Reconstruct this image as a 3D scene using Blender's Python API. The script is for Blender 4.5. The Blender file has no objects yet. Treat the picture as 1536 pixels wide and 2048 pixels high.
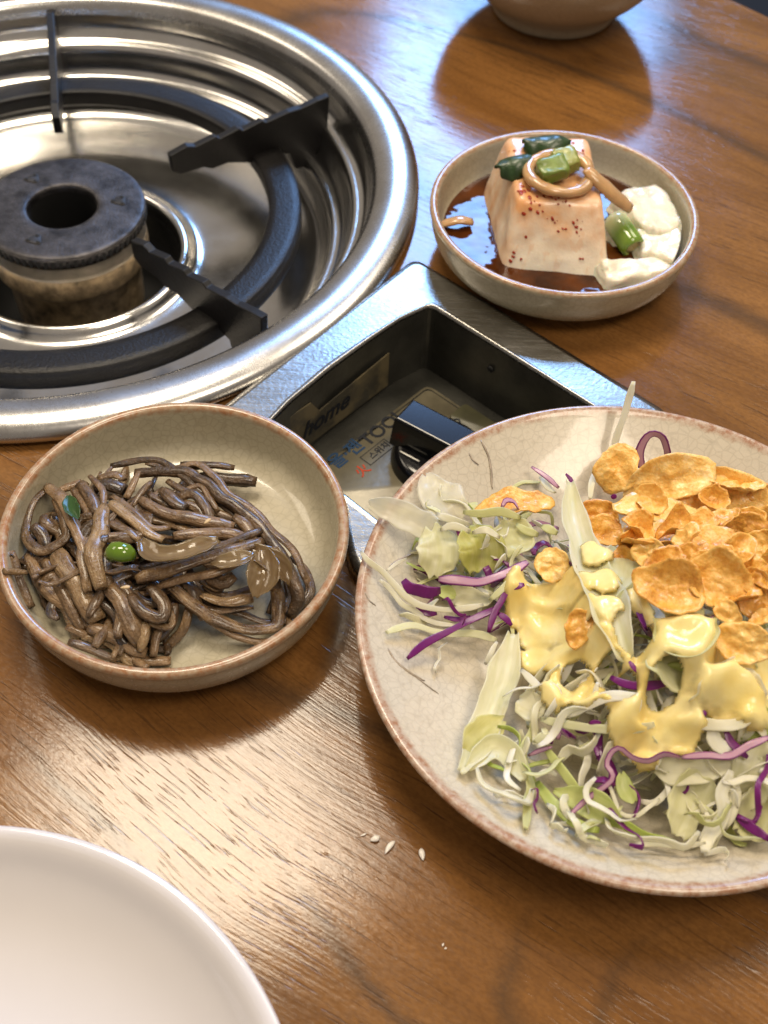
import bpy, math, random
import numpy as np
from mathutils import Vector, noise as mnoise
from mathutils.geometry import tessellate_polygon
from mathutils.bvhtree import BVHTree

random.seed(7)
S = bpy.context.scene
COL = S.collection

# ------------------------------------------------------------------ camera
H = 0.36                                    # camera height above the table top (m)
FPX, PITCH, ROLL = 2382.66, math.radians(51.007), math.radians(2.94)
_f = np.array([0, math.cos(PITCH), -math.sin(PITCH)])
_r = np.array([1.0, 0, 0])
_u = np.cross(_r, _f)
RT = math.cos(ROLL) * _r + math.sin(ROLL) * _u
UP = -math.sin(ROLL) * _r + math.cos(ROLL) * _u
FW = _f
CAM = np.array([0, 0, H])
cd = bpy.data.cameras.new('camera')
cam = bpy.data.objects.new('camera', cd)
COL.objects.link(cam)
from mathutils import Matrix
cam.matrix_world = Matrix(((RT[0], UP[0], -FW[0], 0), (RT[1], UP[1], -FW[1], 0), (RT[2], UP[2], -FW[2], H), (0, 0, 0, 1)))
cd.sensor_fit = 'VERTICAL'
cd.sensor_height = 36
cd.lens = FPX / 2048 * 36
cd.clip_start = 0.01
cd.clip_end = 50
cd.dof.use_dof = True
cd.dof.focus_distance = 0.43
cd.dof.aperture_fstop = 14
S.camera = cam

# ------------------------------------------------------------------ light
w = bpy.data.worlds.new('World')
S.world = w
w.use_nodes = True
w.node_tree.nodes['Background'].inputs[0].default_value = (1.0, 0.86, 0.72, 1)
w.node_tree.nodes['Background'].inputs[1].default_value = 0.33


def lamp(name, loc, target, size, power, col, size_y=None):
    l = bpy.data.lights.new(name, 'AREA')
    l.energy = power
    l.color = col
    l.size = size
    if size_y:
        l.shape = 'RECTANGLE'
        l.size_y = size_y
    o = bpy.data.objects.new(name, l)
    COL.objects.link(o)
    o.location = loc
    o.rotation_euler = (Vector(target) - Vector(loc)).to_track_quat('-Z', 'Y').to_euler()
    return o


lamp('ceiling_lamp', (-0.25, 0.76, 1.34), (-0.02, 0.3, 0), 0.44, 13, (1.0, 0.86, 0.66), 0.38)
lamp('ceiling_lamp_far', (0.80, 1.10, 1.5), (0.05, 0.4, 0), 0.6, 9, (1.0, 0.86, 0.67), 0.5)
lamp('ceiling_lamp_side', (-1.3, 0.9, 1.5), (-0.1, 0.45, 0), 0.7, 7, (1.0, 0.86, 0.67), 0.5)
lamp('ceiling_lamp_near', (0.50, -0.10, 1.5), (0.0, 0.3, 0), 0.6, 12, (1.0, 0.86, 0.68), 0.5)
lamp('window', (0.27, 2.9, 1.72), (0, 0.5, 0), 0.75, 68, (0.25, 0.50, 1.0), 1.05)

S.view_settings.view_transform = 'Standard'
S.view_settings.look = 'None'
S.view_settings.exposure = -0.1
S.view_settings.gamma = 1.0
S.render.engine = 'CYCLES'
S.cycles.use_denoising = True
S.cycles.max_bounces = 8
S.cycles.transparent_max_bounces = 12


# ------------------------------------------------------------------ measuring helpers
def ray(px, py):
    d = (px - 768) / FPX * RT - (py - 1024) / FPX * UP + FW
    return d / np.linalg.norm(d)


def at(px, py, z=0.0):
    d = ray(px, py)
    return CAM + d * ((H - z) / -d[2])


def Z5(x, y): return (x / 2.1333, 790 + y / 2.1333)
def ZA(x, y): return (720 + x / 3.572, 900 + y / 3.572)
def ZB(x, y): return (1000 + x / 2.866, 1340 + y / 2.866)
def ZC(x, y): return (1100 + x / 3.523, 880 + y / 3.523)
def Z7(x, y): return (700 + x / 1.837, 1250 + y / 1.837)
def ZF(x, y): return (x, y)


# ------------------------------------------------------------------ node helpers
class NT:
    def __init__(self, name):
        self.m = bpy.data.materials.new(name)
        self.m.use_nodes = True
        self.t = self.m.node_tree
        self.b = self.t.nodes['Principled BSDF']
        self.out = self.t.nodes['Material Output']

    def n(self, typ, ins=None, **props):
        nd = self.t.nodes.new('ShaderNode' + typ)
        for k, v in props.items():
            setattr(nd, k, v)
        for k, v in (ins or {}).items():
            self.set(nd, k, v)
        return nd

    def set(self, nd, k, v):
        s = nd.inputs[k]
        if isinstance(v, bpy.types.NodeSocket):
            self.t.links.new(v, s)
        else:
            if isinstance(v, tuple) and len(v) == 3 and s.type == 'RGBA':
                v = v + (1,)
            s.default_value = v

    def p(self, **kw):
        for k, v in kw.items():
            self.set(self.b, k.replace('_', ' '), v)

    def noise(self, vec, scale, detail=3, rough=0.5, dist=0.0):
        return self.n('TexNoise', {'Vector': vec, 'Scale': scale, 'Detail': detail, 'Roughness': rough, 'Distortion': dist}).outputs[0]

    def ramp(self, fac, stops, interp='LINEAR'):
        r = self.n('ValToRGB', {'Fac': fac})
        e = r.color_ramp.elements
        r.color_ramp.interpolation = interp
        while len(e) < len(stops):
            e.new(0.5)
        for i, (p, c) in enumerate(stops):
            e[i].position = p
            e[i].color = (c, c, c, 1) if isinstance(c, (int, float)) else tuple(c) + (1,)
        return r.outputs[0]

    def mix(self, fac, a, b, mode='MIX'):
        nd = self.n('Mix', data_type='RGBA', blend_type=mode)
        self.set(nd, 0, fac)
        self.set(nd, 6, a)
        self.set(nd, 7, b)
        return nd.outputs[2]

    def math(self, op, a, b=0.0, c=None):
        nd = self.n('Math', operation=op)
        self.set(nd, 0, a)
        self.set(nd, 1, b)
        if c is not None:
            self.set(nd, 2, c)
        return nd.outputs[0]

    def mapping(self, vec, scale=(1, 1, 1), rot=(0, 0, 0), loc=(0, 0, 0)):
        return self.n('Mapping', {'Vector': vec, 'Scale': scale, 'Rotation': rot, 'Location': loc}).outputs[0]

    def obj(self): return self.n('TexCoord').outputs['Object']
    def attr(self, name, out='Vector'): return self.n('Attribute', attribute_name=name).outputs[out]
    def rnd(self): return self.n('ObjectInfo').outputs['Random']

    def bump(self, h, strength, dist, normal=None):
        nd = self.n('Bump', {'Height': h, 'Strength': strength, 'Distance': dist})
        if normal is not None:
            self.set(nd, 'Normal', normal)
        return nd.outputs[0]


VEINS = [(0.1926, -2.4134, 6.4033, 0.0718, 0.1568), (0.3066, -4.6208, 20.1591, 0.0734, 0.1457), (0.3238, -4.9651, 24.2823, 0.0747, 0.1424), (0.1079, -1.2663, 0.2828, 0.1197, 0.2029)]


def mat_wood():
    k = NT('walnut_wood')
    o = k.mapping(k.obj(), rot=(0, 0, math.radians(33)))
    warp = k.noise(o, 7, 2)
    wv = k.n('VectorMath', {0: o, 1: k.n('CombineXYZ', {'Y': k.math('MULTIPLY', k.math('SUBTRACT', warp, 0.5), 0.03)}).outputs[0]}, operation='ADD').outputs[0]
    big = k.noise(k.mapping(wv, (1.2, 11, 1)), 1.0, 2, 0.45, 0.15)
    # growth lines: contours of a stretched noise
    ln = k.math('PINGPONG', k.math('MULTIPLY', big, 26.0), 0.5)
    fine = k.ramp(ln, [(0.0, 1), (0.16, 0.0), (1, 0)])
    bn = k.noise(k.mapping(o, (1.5, 9, 1), rot=(0, 0, math.radians(8)), loc=(0.9, 0.55, 0)), 1.0, 1.5, 0.4, 0.6)
    broad = k.ramp(k.math('ABSOLUTE', k.math('SUBTRACT', bn, 0.52)), [(0.0, 1), (0.012, 0.75), (0.04, 0.0), (1, 0)])
    tone = k.noise(k.mapping(o, (6, 40, 1)), 1.0, 4, 0.6)
    speck = k.noise(k.mapping(o, (500, 900, 1)), 1.0, 2, 0.6)
    pore = k.noise(k.mapping(wv, (62, 1250, 1)), 1.0, 1.5, 0.5)
    patch = k.noise(k.mapping(o, (10, 26, 1)), 1.0, 2, 0.5)
    pm = k.math('MULTIPLY', k.ramp(pore, [(0.60, 0), (0.67, 1)]), k.ramp(patch, [(0.36, 0.15), (0.6, 1)]))
    c = k.mix(k.ramp(tone, [(0.3, 0), (0.72, 1)]), (0.150, 0.064, 0.016), (0.275, 0.127, 0.036))
    c = k.mix(k.math('MULTIPLY', k.ramp(speck, [(0.35, 1), (0.62, 0)]), 0.35), c, (0.085, 0.036, 0.012))
    c = k.mix(k.math('MULTIPLY', fine, 0.32), c, (0.10, 0.042, 0.012))
    c = k.mix(k.math('MULTIPLY', broad, 0.62), c, (0.040, 0.027, 0.018))
    # four smoky heartwood veins crossing the near half of the board
    so = k.n('SeparateXYZ', {'Vector': k.obj()})
    wob = k.math('MULTIPLY', k.math('SUBTRACT', k.noise(k.obj(), 28, 3, 0.6), 0.5), 0.016)
    for (c0, c1, c2, y0, y1) in VEINS:
        yy = so.outputs[1]
        xv = k.math('ADD', k.math('ADD', c0, k.math('MULTIPLY', yy, c1)), k.math('MULTIPLY', k.math('MULTIPLY', yy, yy), c2))
        dd = k.math('ABSOLUTE', k.math('ADD', k.math('SUBTRACT', so.outputs[0], xv), wob))
        vm = k.ramp(k.math('MULTIPLY', dd, 100.0), [(0.0, 1), (0.12, 0.8), (0.55, 0.0)])
        fd = k.math('MULTIPLY', k.ramp(k.math('MULTIPLY', k.math('SUBTRACT', yy, y0), 25.0), [(0, 0), (1, 1)]), k.ramp(k.math('MULTIPLY', k.math('SUBTRACT', y1, yy), 25.0), [(0, 0), (1, 1)]))
        c = k.mix(k.math('MULTIPLY', k.math('MULTIPLY', vm, fd), 0.62), c, (0.042, 0.030, 0.021))
    c = k.mix(k.math('MULTIPLY', pm, 0.6), c, (0.045, 0.020, 0.008))
    peel = k.noise(k.mapping(o, (480, 950, 1)), 1.0, 3, 0.65)
    wear = k.noise(k.mapping(o, (14, 20, 1)), 1.0, 3, 0.6)
    rg = k.math('ADD', k.math('MULTIPLY', peel, 0.22), k.math('MULTIPLY', wear, 0.20))
    streak = k.noise(k.mapping(wv, (9, 900, 1)), 1.0, 2, 0.6)
    h = k.math('ADD', k.math('SUBTRACT', k.math('MULTIPLY', peel, 0.5), k.math('MULTIPLY', pm, 0.8)), k.math('MULTIPLY', streak, 0.9))
    k.p(Base_Color=c, Roughness=k.math('MAXIMUM', k.math('SUBTRACT', rg, 0.085), 0.06), Normal=k.bump(h, 0.42, 0.00014), Specular_IOR_Level=0.48)
    return k.m


def mat_steel(name='brushed_steel', base=(0.72, 0.71, 0.69), rough=0.15, aniso=0.4, dirt=0.45):
    k = NT(name)
    o = k.obj()
    n1 = k.noise(o, 35, 4, 0.6)
    n2 = k.noise(o, 700, 3, 0.6)
    stain = k.ramp(k.noise(o, 22, 5, 0.65, 0.6), [(0.45, 0), (0.75, 1)])
    c = k.mix(k.math('MULTIPLY', stain, dirt), base, tuple(b * q for b, q in zip(base, (0.62, 0.55, 0.45))))
    r = k.math('ADD', k.math('ADD', k.math('MULTIPLY', n1, 0.16), k.math('MULTIPLY', n2, 0.10)), rough - 0.10)
    k.p(Base_Color=c, Metallic=1.0, Roughness=r, Anisotropic=aniso, Normal=k.bump(n2, 0.10, 0.0002))
    if aniso > 0:
        k.set(k.b, 'Tangent', k.n('Tangent', direction_type='RADIAL', axis='Z').outputs[0])
    return k.m


def mat_pebbled_steel():
    k = NT('worn_panel_steel')
    o = k.obj()
    n2 = k.noise(o, 520, 2, 0.6)
    n3 = k.noise(k.mapping(o, (60, 900, 60), rot=(0, 0, math.radians(40))), 1, 3, 0.6)
    stain = k.ramp(k.noise(o, 40, 5, 0.65), [(0.4, 0), (0.75, 1)])
    c = k.mix(k.math('MULTIPLY', stain, 0.6), (0.37, 0.36, 0.34), (0.18, 0.165, 0.13))
    k.p(Base_Color=c, Metallic=1.0, Roughness=k.math('ADD', k.math('MULTIPLY', n3, 0.2), 0.16),
        Normal=k.bump(n3, 0.10, 0.0001, k.bump(k.ramp(n2, [(0.4, 0), (0.65, 1)]), 0.12, 0.0002)))
    return k.m


def mat_ceramic(name, base, dark, rimc, rough=0.16, speck=0.5, motl=50):
    k = NT(name)
    o = k.obj()
    lip = k.attr('lip', 'Fac')
    a = k.noise(o, motl, 4, 0.6)
    b = k.noise(o, 330, 4, 0.7)
    c = k.mix(k.ramp(a, [(0.3, 0), (0.7, 1)]), base, tuple((x * 2 + y) / 3 for x, y in zip(base, dark)))
    c = k.mix(k.math('MULTIPLY', k.ramp(b, [(0.50, 0), (0.68, 1)]), speck), c, dark)
    fl = k.ramp(k.noise(o, 150, 2, 0.5), [(0.70, 0), (0.76, 1)])
    c = k.mix(k.math('MULTIPLY', fl, 0.3), c, tuple(x * 0.55 for x in dark))
    vo = k.n('TexVoronoi', {'Vector': o, 'Scale': 300.0}, feature='DISTANCE_TO_EDGE').outputs[0]
    c = k.mix(k.math('MULTIPLY', k.ramp(vo, [(0.0, 1), (0.10, 0)]), 0.30), c, tuple(x * 0.7 for x in dark))
    e = k.math('ADD', lip, k.math('MULTIPLY', k.math('SUBTRACT', k.noise(o, 260, 4, 0.7), 0.5), 0.85))
    rc = k.mix(k.ramp(k.noise(o, 330, 3, 0.7), [(0.36, 0), (0.62, 1)]), rimc, tuple(min(1, x * 0.45 + y * 0.55) for x, y in zip(rimc, base)))
    c = k.mix(k.ramp(e, [(0.35, 0), (0.72, 0.95)]), c, rc)
    k.p(Base_Color=c, Roughness=k.math('ADD', k.math('MULTIPLY', b, 0.15), rough), Normal=k.bump(b, 0.10, 0.0004), Coat_Weight=0.5, Coat_Roughness=0.06)
    return k.m


def simple(name, col, rough=0.4, metal=0.0, var=0.2, scale=60, bump=0.0, **kw):
    k = NT(name)
    o = k.obj()
    a = k.noise(o, scale, 4, 0.6)
    c = k.mix(k.ramp(a, [(0.3, 0), (0.7, 1)]), col, tuple(x * (1 - var) for x in col))
    k.p(Base_Color=c, Roughness=rough, Metallic=metal, **kw)
    if bump:
        k.p(Normal=k.bump(k.noise(o, scale * 8, 3, 0.6), bump, 0.0004))
    return k.m


def mat_stem(name, dark, mid, light, rough=0.38, sss=0.12):
    k = NT(name)
    q = k.attr('loc3')
    r = k.rnd()
    off = k.n('CombineXYZ', {'X': k.math('MULTIPLY', r, 37.0), 'Y': r}).outputs[0]
    v = k.n('VectorMath', {0: q, 1: off}, operation='ADD').outputs[0]
    fib = k.noise(k.mapping(v, (45, 800, 800)), 1.0, 3, 0.6)
    blot = k.noise(k.mapping(v, (170, 260, 260)), 1.0, 3, 0.65)
    t = k.math('ADD', k.math('MULTIPLY', fib, 0.34), k.math('ADD', k.math('MULTIPLY', blot, 0.76), k.math('MULTIPLY', k.math('SUBTRACT', r, 0.5), 0.35)))
    c = k.ramp(t, [(0.36, dark), (0.56, mid), (0.80, light)])
    fine = k.noise(v, 900, 2, 0.6)
    hh = k.math('ADD', k.math('MULTIPLY', fib, 0.55), k.math('ADD', k.math('MULTIPLY', fine, 0.55), k.math('MULTIPLY', blot, 0.9)))
    k.p(Base_Color=c, Roughness=rough, Normal=k.bump(hh, 0.85, 0.0013), Coat_Weight=0.42, Coat_Roughness=0.14, Specular_IOR_Level=0.35,
        Subsurface_Weight=sss, Subsurface_Radius=(0.6, 0.3, 0.15), Subsurface_Scale=0.003)
    return k.m


def mat_leaf(name, a, b, rough=0.3, trans=0.25, clear=0.0, sss=0.25, coat=0.0):
    """cabbage / lettuce: fibres along the strip, light passes through"""
    k = NT(name)
    q = k.attr('loc3')
    r = k.rnd()
    off = k.n('CombineXYZ', {'X': k.math('MULTIPLY', r, 37.0)}).outputs[0]
    v = k.n('VectorMath', {0: q, 1: off}, operation='ADD').outputs[0]
    fib = k.noise(k.mapping(v, (60, 700, 700)), 1.0, 3, 0.6)
    blot = k.noise(k.mapping(v, (45, 90, 90)), 1.0, 3, 0.6)
    t = k.math('ADD', k.math('MULTIPLY', fib, 0.45), k.math('ADD', k.math('MULTIPLY', blot, 0.55), k.math('MULTIPLY', k.math('SUBTRACT', r, 0.5), 0.3)))
    c = k.ramp(t, [(0.35, a), (0.66, b)])
    k.p(Base_Color=c, Roughness=rough, Normal=k.bump(fib, 0.3, 0.0004), Subsurface_Weight=sss, Subsurface_Radius=(1, 1, 0.5), Subsurface_Scale=0.002, Specular_IOR_Level=0.4, Coat_Weight=coat, Coat_Roughness=0.06)
    tr = k.n('BsdfTranslucent', {'Color': c})
    mx = k.n('MixShader', {0: trans, 1: k.b.outputs[0], 2: tr.outputs[0]})
    last = mx.outputs[0]
    if clear:
        tp = k.n('BsdfTransparent', {'Color': tuple(min(1, x * 1.25 + 0.25) for x in b)})
        m2 = k.n('MixShader', {0: clear, 1: last, 2: tp.outputs[0]})
        last = m2.outputs[0]
    k.t.links.new(last, k.out.inputs[0])
    return k.m


def mat_purple(name, edge_lo, edge_hi, face, solid=False):
    k = NT(name)
    q = k.attr('edge', 'Fac')
    v = k.attr('loc3')
    n = k.noise(k.mapping(v, (120, 500, 500)), 1.0, 3, 0.6)
    e = k.math('ADD', q, k.math('MULTIPLY', k.math('SUBTRACT', n, 0.5), 0.25))
    fc = k.ramp(n, [(0.3, tuple(x * 0.8 for x in face)), (0.7, face)])
    c = k.mix(k.ramp(e, [(edge_lo, 0), (edge_hi, 1)]), fc, (0.135, 0.010, 0.120))
    k.p(Base_Color=c, Roughness=0.28, Subsurface_Weight=0.15, Subsurface_Scale=0.0015, Specular_IOR_Level=0.4, Normal=k.bump(n, 0.3, 0.0004))
    return k.m


def mat_flake():
    k = NT('corn_flake')
    o = k.obj()
    r = k.rnd()
    a = k.noise(o, 170, 4, 0.65)
    b = k.noise(o, 900, 3, 0.65)
    v = k.n('TexVoronoi', {'Vector': o, 'Scale': 620.0}).outputs[0]
    t = k.math('ADD', k.math('MULTIPLY', a, 0.65), k.math('ADD', k.math('MULTIPLY', b, 0.3), k.math('MULTIPLY', k.math('SUBTRACT', r, 0.3), 0.22)))
    c = k.ramp(t, [(0.32, (0.52, 0.21, 0.03)), (0.46, (0.76, 0.39, 0.065)), (0.62, (0.87, 0.55, 0.16)), (0.78, (0.90, 0.70, 0.37))])
    h = k.math('ADD', k.math('MULTIPLY', v, 0.8), b)
    k.p(Base_Color=c, Roughness=0.42, Normal=k.bump(h, 0.5, 0.0006), Coat_Weight=0.4, Coat_Roughness=0.2, Subsurface_Weight=0.1, Subsurface_Scale=0.001)
    return k.m


def mat_dressing():
    k = NT('mustard_dressing')
    o = k.obj()
    a = k.noise(o, 90, 3, 0.5)
    c = k.ramp(a, [(0.3, (0.86, 0.63, 0.20)), (0.7, (0.92, 0.75, 0.36))])
    k.p(Base_Color=c, Roughness=0.18, Subsurface_Weight=0.3, Subsurface_Radius=(1, 0.7, 0.3), Subsurface_Scale=0.004, Specular_IOR_Level=0.4, Normal=k.bump(k.noise(o, 260, 3, 0.5), 0.25, 0.0008))
    # where the sauce film runs out it lets the leaves show through
    tp = k.n('BsdfTransparent', {'Color': (0.97, 0.90, 0.66)})
    al = k.ramp(k.math('ADD', k.attr('th', 'Fac'), k.math('MULTIPLY', k.math('SUBTRACT', k.noise(o, 300, 3, 0.6), 0.5), 0.35)), [(0.10, 0.25), (0.62, 0.98)])
    k.t.links.new(k.n('MixShader', {0: al, 1: tp.outputs[0], 2: k.b.outputs[0]}).outputs[0], k.out.inputs[0])
    return k.m


def mat_tofu():
    k = NT('tofu_with_sauce_stains')
    o = k.obj()
    a = k.noise(o, 60, 4, 0.6)
    d = k.noise(k.mapping(o, (130, 130, 28)), 1.0, 3, 0.6)
    f = k.noise(o, 900, 3, 0.6)
    sx = k.n('SeparateXYZ', {'Vector': o})
    top = k.ramp(k.math('ADD', sx.outputs[2], k.math('MULTIPLY', k.math('SUBTRACT', a, 0.5), 0.03)), [(0.0, 0.0), (0.014, 0.12), (0.031, 0.85), (1, 0.85)])
    left = k.ramp(k.math('MULTIPLY', sx.outputs[0], -1.0), [(0.008, 0), (0.030, 0.85)])
    st = k.math('MAXIMUM', top, k.math('MULTIPLY', left, k.ramp(d, [(0.30, 0.3), (0.6, 1)])))
    drip = k.ramp(k.noise(k.mapping(o, (260, 260, 12)), 1.0, 2, 0.5), [(0.54, 0), (0.64, 0.75)])
    st = k.math('MAXIMUM', st, k.math('MULTIPLY', drip, k.ramp(sx.outputs[2], [(0.004, 0.25), (0.03, 1)])))
    st = k.math('MULTIPLY', st, k.ramp(a, [(0.3, 0.6), (0.6, 1)]))
    c = k.mix(k.ramp(d, [(0.3, 0), (0.7, 1)]), (0.88, 0.81, 0.68), (0.82, 0.72, 0.57))
    c = k.mix(st, c, (0.70, 0.29, 0.065))
    k.p(Base_Color=c, Roughness=0.32, Subsurface_Weight=0.25, Subsurface_Radius=(1, 0.7, 0.4), Subsurface_Scale=0.004, Coat_Weight=0.4, Coat_Roughness=0.12,
        Normal=k.bump(k.math('ADD', k.math('MULTIPLY', f, 0.7), d), 0.35, 0.0006))
    return k.m


# ------------------------------------------------------------------ mesh helpers
def tag(o, label=None, cat=None, group=None, kind=None):
    if label: o['label'] = label
    if cat: o['category'] = cat
    if group: o['group'] = group
    if kind: o['kind'] = kind
    return o


def empty(name, loc, label, cat, group=None):
    o = bpy.data.objects.new(name, None)
    COL.objects.link(o)
    o.location = loc
    o.empty_display_size = 0.02
    return tag(o, label, cat, group)


def mo(name, V, F, mat, parent=None, smooth=True, center=False, attrs=None):
    """mesh object; V in the parent's space (or world when top-level); center moves the origin to the base centre"""
    V = np.asarray(V, float)
    loc = np.zeros(3)
    if center:
        loc = np.array([(V[:, 0].min() + V[:, 0].max()) / 2, (V[:, 1].min() + V[:, 1].max()) / 2, V[:, 2].min()])
    me = bpy.data.meshes.new(name)
    me.from_pydata((V - loc).tolist(), [], [list(map(int, f)) for f in F])
    for an, (typ, data) in (attrs or {}).items():
        a = me.attributes.new(an, typ, 'POINT')
        if typ == 'FLOAT':
            a.data.foreach_set('value', np.asarray(data, np.float32).ravel())
        else:
            a.data.foreach_set('vector', np.asarray(data, np.float32).ravel())
    if smooth:
        me.polygons.foreach_set('use_smooth', [True] * len(me.polygons))
    me.materials.append(mat)
    me.update()
    o = bpy.data.objects.new(name, me)
    COL.objects.link(o)
    o.location = loc
    if parent:
        o.parent = parent
    return o


def chaikin(P, it=2):
    P = np.asarray(P, float)
    for _ in range(it):
        Q = [P[0]]
        for a, b in zip(P[:-1], P[1:]):
            Q += [0.75 * a + 0.25 * b, 0.25 * a + 0.75 * b]
        Q.append(P[-1])
        P = np.array(Q)
    return P


def lathe(P, n=128, wob=0.0, seed=0):
    """(r, z) profile turned round z; returns verts, faces"""
    P = np.asarray(P, float)
    V, F = [], []
    for j in range(n):
        a = 2 * math.pi * j / n
        ca, sa = math.cos(a), math.sin(a)
        d = 1 + wob * (mnoise.noise(Vector((ca * 1.3 + seed, sa * 1.3, seed * 2.1))))
        for r, z in P:
            V.append((r * d * ca, r * d * sa, z))
    m = len(P)
    for j in range(n):
        k2 = (j + 1) % n
        for i in range(m - 1):
            F.append((j * m + i, k2 * m + i, k2 * m + i + 1, j * m + i + 1))
    return np.array(V), F


def catmull(P, n):
    P = np.asarray(P, float)
    if len(P) == 2:
        t = np.linspace(0, 1, n)[:, None]
        return P[0] * (1 - t) + P[1] * t
    Q = np.vstack([2 * P[0] - P[1], P, 2 * P[-1] - P[-2]])
    d = np.linalg.norm(np.diff(P[:, :3], axis=0), axis=1) + 1e-6
    s = np.concatenate([[0], np.cumsum(d)])
    out = []
    for t in np.linspace(0, s[-1], n):
        i = min(np.searchsorted(s, t, side='right') - 1, len(P) - 2)
        u = (t - s[i]) / d[i]
        p0, p1, p2, p3 = Q[i], Q[i + 1], Q[i + 2], Q[i + 3]
        out.append(0.5 * (2 * p1 + (p2 - p0) * u + (2 * p0 - 5 * p1 + 4 * p2 - p3) * u * u + (3 * p1 - p0 - 3 * p2 + p3) * u ** 3))
    return np.array(out)


def frames(C, up=(0, 0, 1), tw0=0.0, tw1=0.0):
    T = np.gradient(C, axis=0)
    T /= np.linalg.norm(T, axis=1)[:, None] + 1e-9
    N = np.zeros_like(T)
    n = np.cross(T[0], up)
    if np.linalg.norm(n) < 0.1:
        n = np.cross(T[0], (1, 0, 0.2))
    n /= np.linalg.norm(n)
    for i, t in enumerate(T):
        n = n - t * (n @ t)
        n /= np.linalg.norm(n) + 1e-9
        N[i] = n
    B = np.cross(N, T)
    tw = np.linspace(tw0, tw1, len(C))[:, None]
    return T, N * np.cos(tw) + B * np.sin(tw), -N * np.sin(tw) + B * np.cos(tw)


def tube(P, wid, flat=0.6, n=None, m=12, tw=(0, 0), ridge=0.0, taper=(0.75, 0.75), rough=0.12, seed=0, up=(0, 0, 1), square=0.0):
    """a stem or strip: elliptic section wid x wid*flat along a spline. Returns V, F, loc3, edge"""
    C = catmull(P, 4 * len(P))
    L = np.concatenate([[0], np.cumsum(np.linalg.norm(np.diff(C, axis=0), axis=1))])
    n = n or int(max(8, min(60, L[-1] / 0.0016)))
    C = catmull(P, n)
    # small irregularity of the path
    for i in range(n):
        q = Vector((seed * 3.7 + i * 0.2, seed, 0.5))
        C[i] += np.array(mnoise.noise_vector(q)) * wid * rough
    T, N, B = frames(C, up, *tw)
    s = np.concatenate([[0], np.cumsum(np.linalg.norm(np.diff(C, axis=0), axis=1))])
    V, L3, E = [], [], []
    for i in range(n):
        u = i / (n - 1)
        e0 = min(1, u * n / 2.5)
        e1 = min(1, (1 - u) * n / 2.5)
        sc = (taper[0] + (1 - taper[0]) * e0) * (taper[1] + (1 - taper[1]) * e1)
        sc *= 1 + 0.26 * mnoise.noise(Vector((seed * 9.1 + s[i] * 75, 3.3, seed)))
        for j in range(m):
            th = 2 * math.pi * j / m
            c, sn = math.cos(th), math.sin(th)
            if square:
                c = math.copysign(abs(c) ** (1 - square), c)
                sn = math.copysign(abs(sn) ** (1 - square), sn)
            k = 1 + ridge * math.cos(5 * th + seed) + 0.12 * mnoise.noise(Vector((s[i] * 260, th * 0.9, seed * 5)))
            a, b = wid / 2 * sc * k * c, wid / 2 * flat * sc * k * sn
            V.append(C[i] + N[i] * a + B[i] * b)
            L3.append((s[i], wid / 2 * c, wid / 2 * flat * sn))
            E.append(abs(c))
    F = []
    for i in range(n - 1):
        for j in range(m):
            j2 = (j + 1) % m
            F.append((i * m + j, i * m + j2, (i + 1) * m + j2, (i + 1) * m + j))
    # slightly sunken end faces
    for i, sg in ((0, 1), (n - 1, -1)):
        ci = len(V)
        V.append(C[i] + T[i] * wid * 0.12 * sg)
        L3.append((s[i], 0, 0))
        E.append(0.3)
        for j in range(m):
            j2 = (j + 1) % m
            F.append((i * m + j2, i * m + j, ci) if i == 0 else (i * m + j, i * m + j2, ci))
    return np.array(V), F, np.array(L3), np.array(E)


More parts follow.
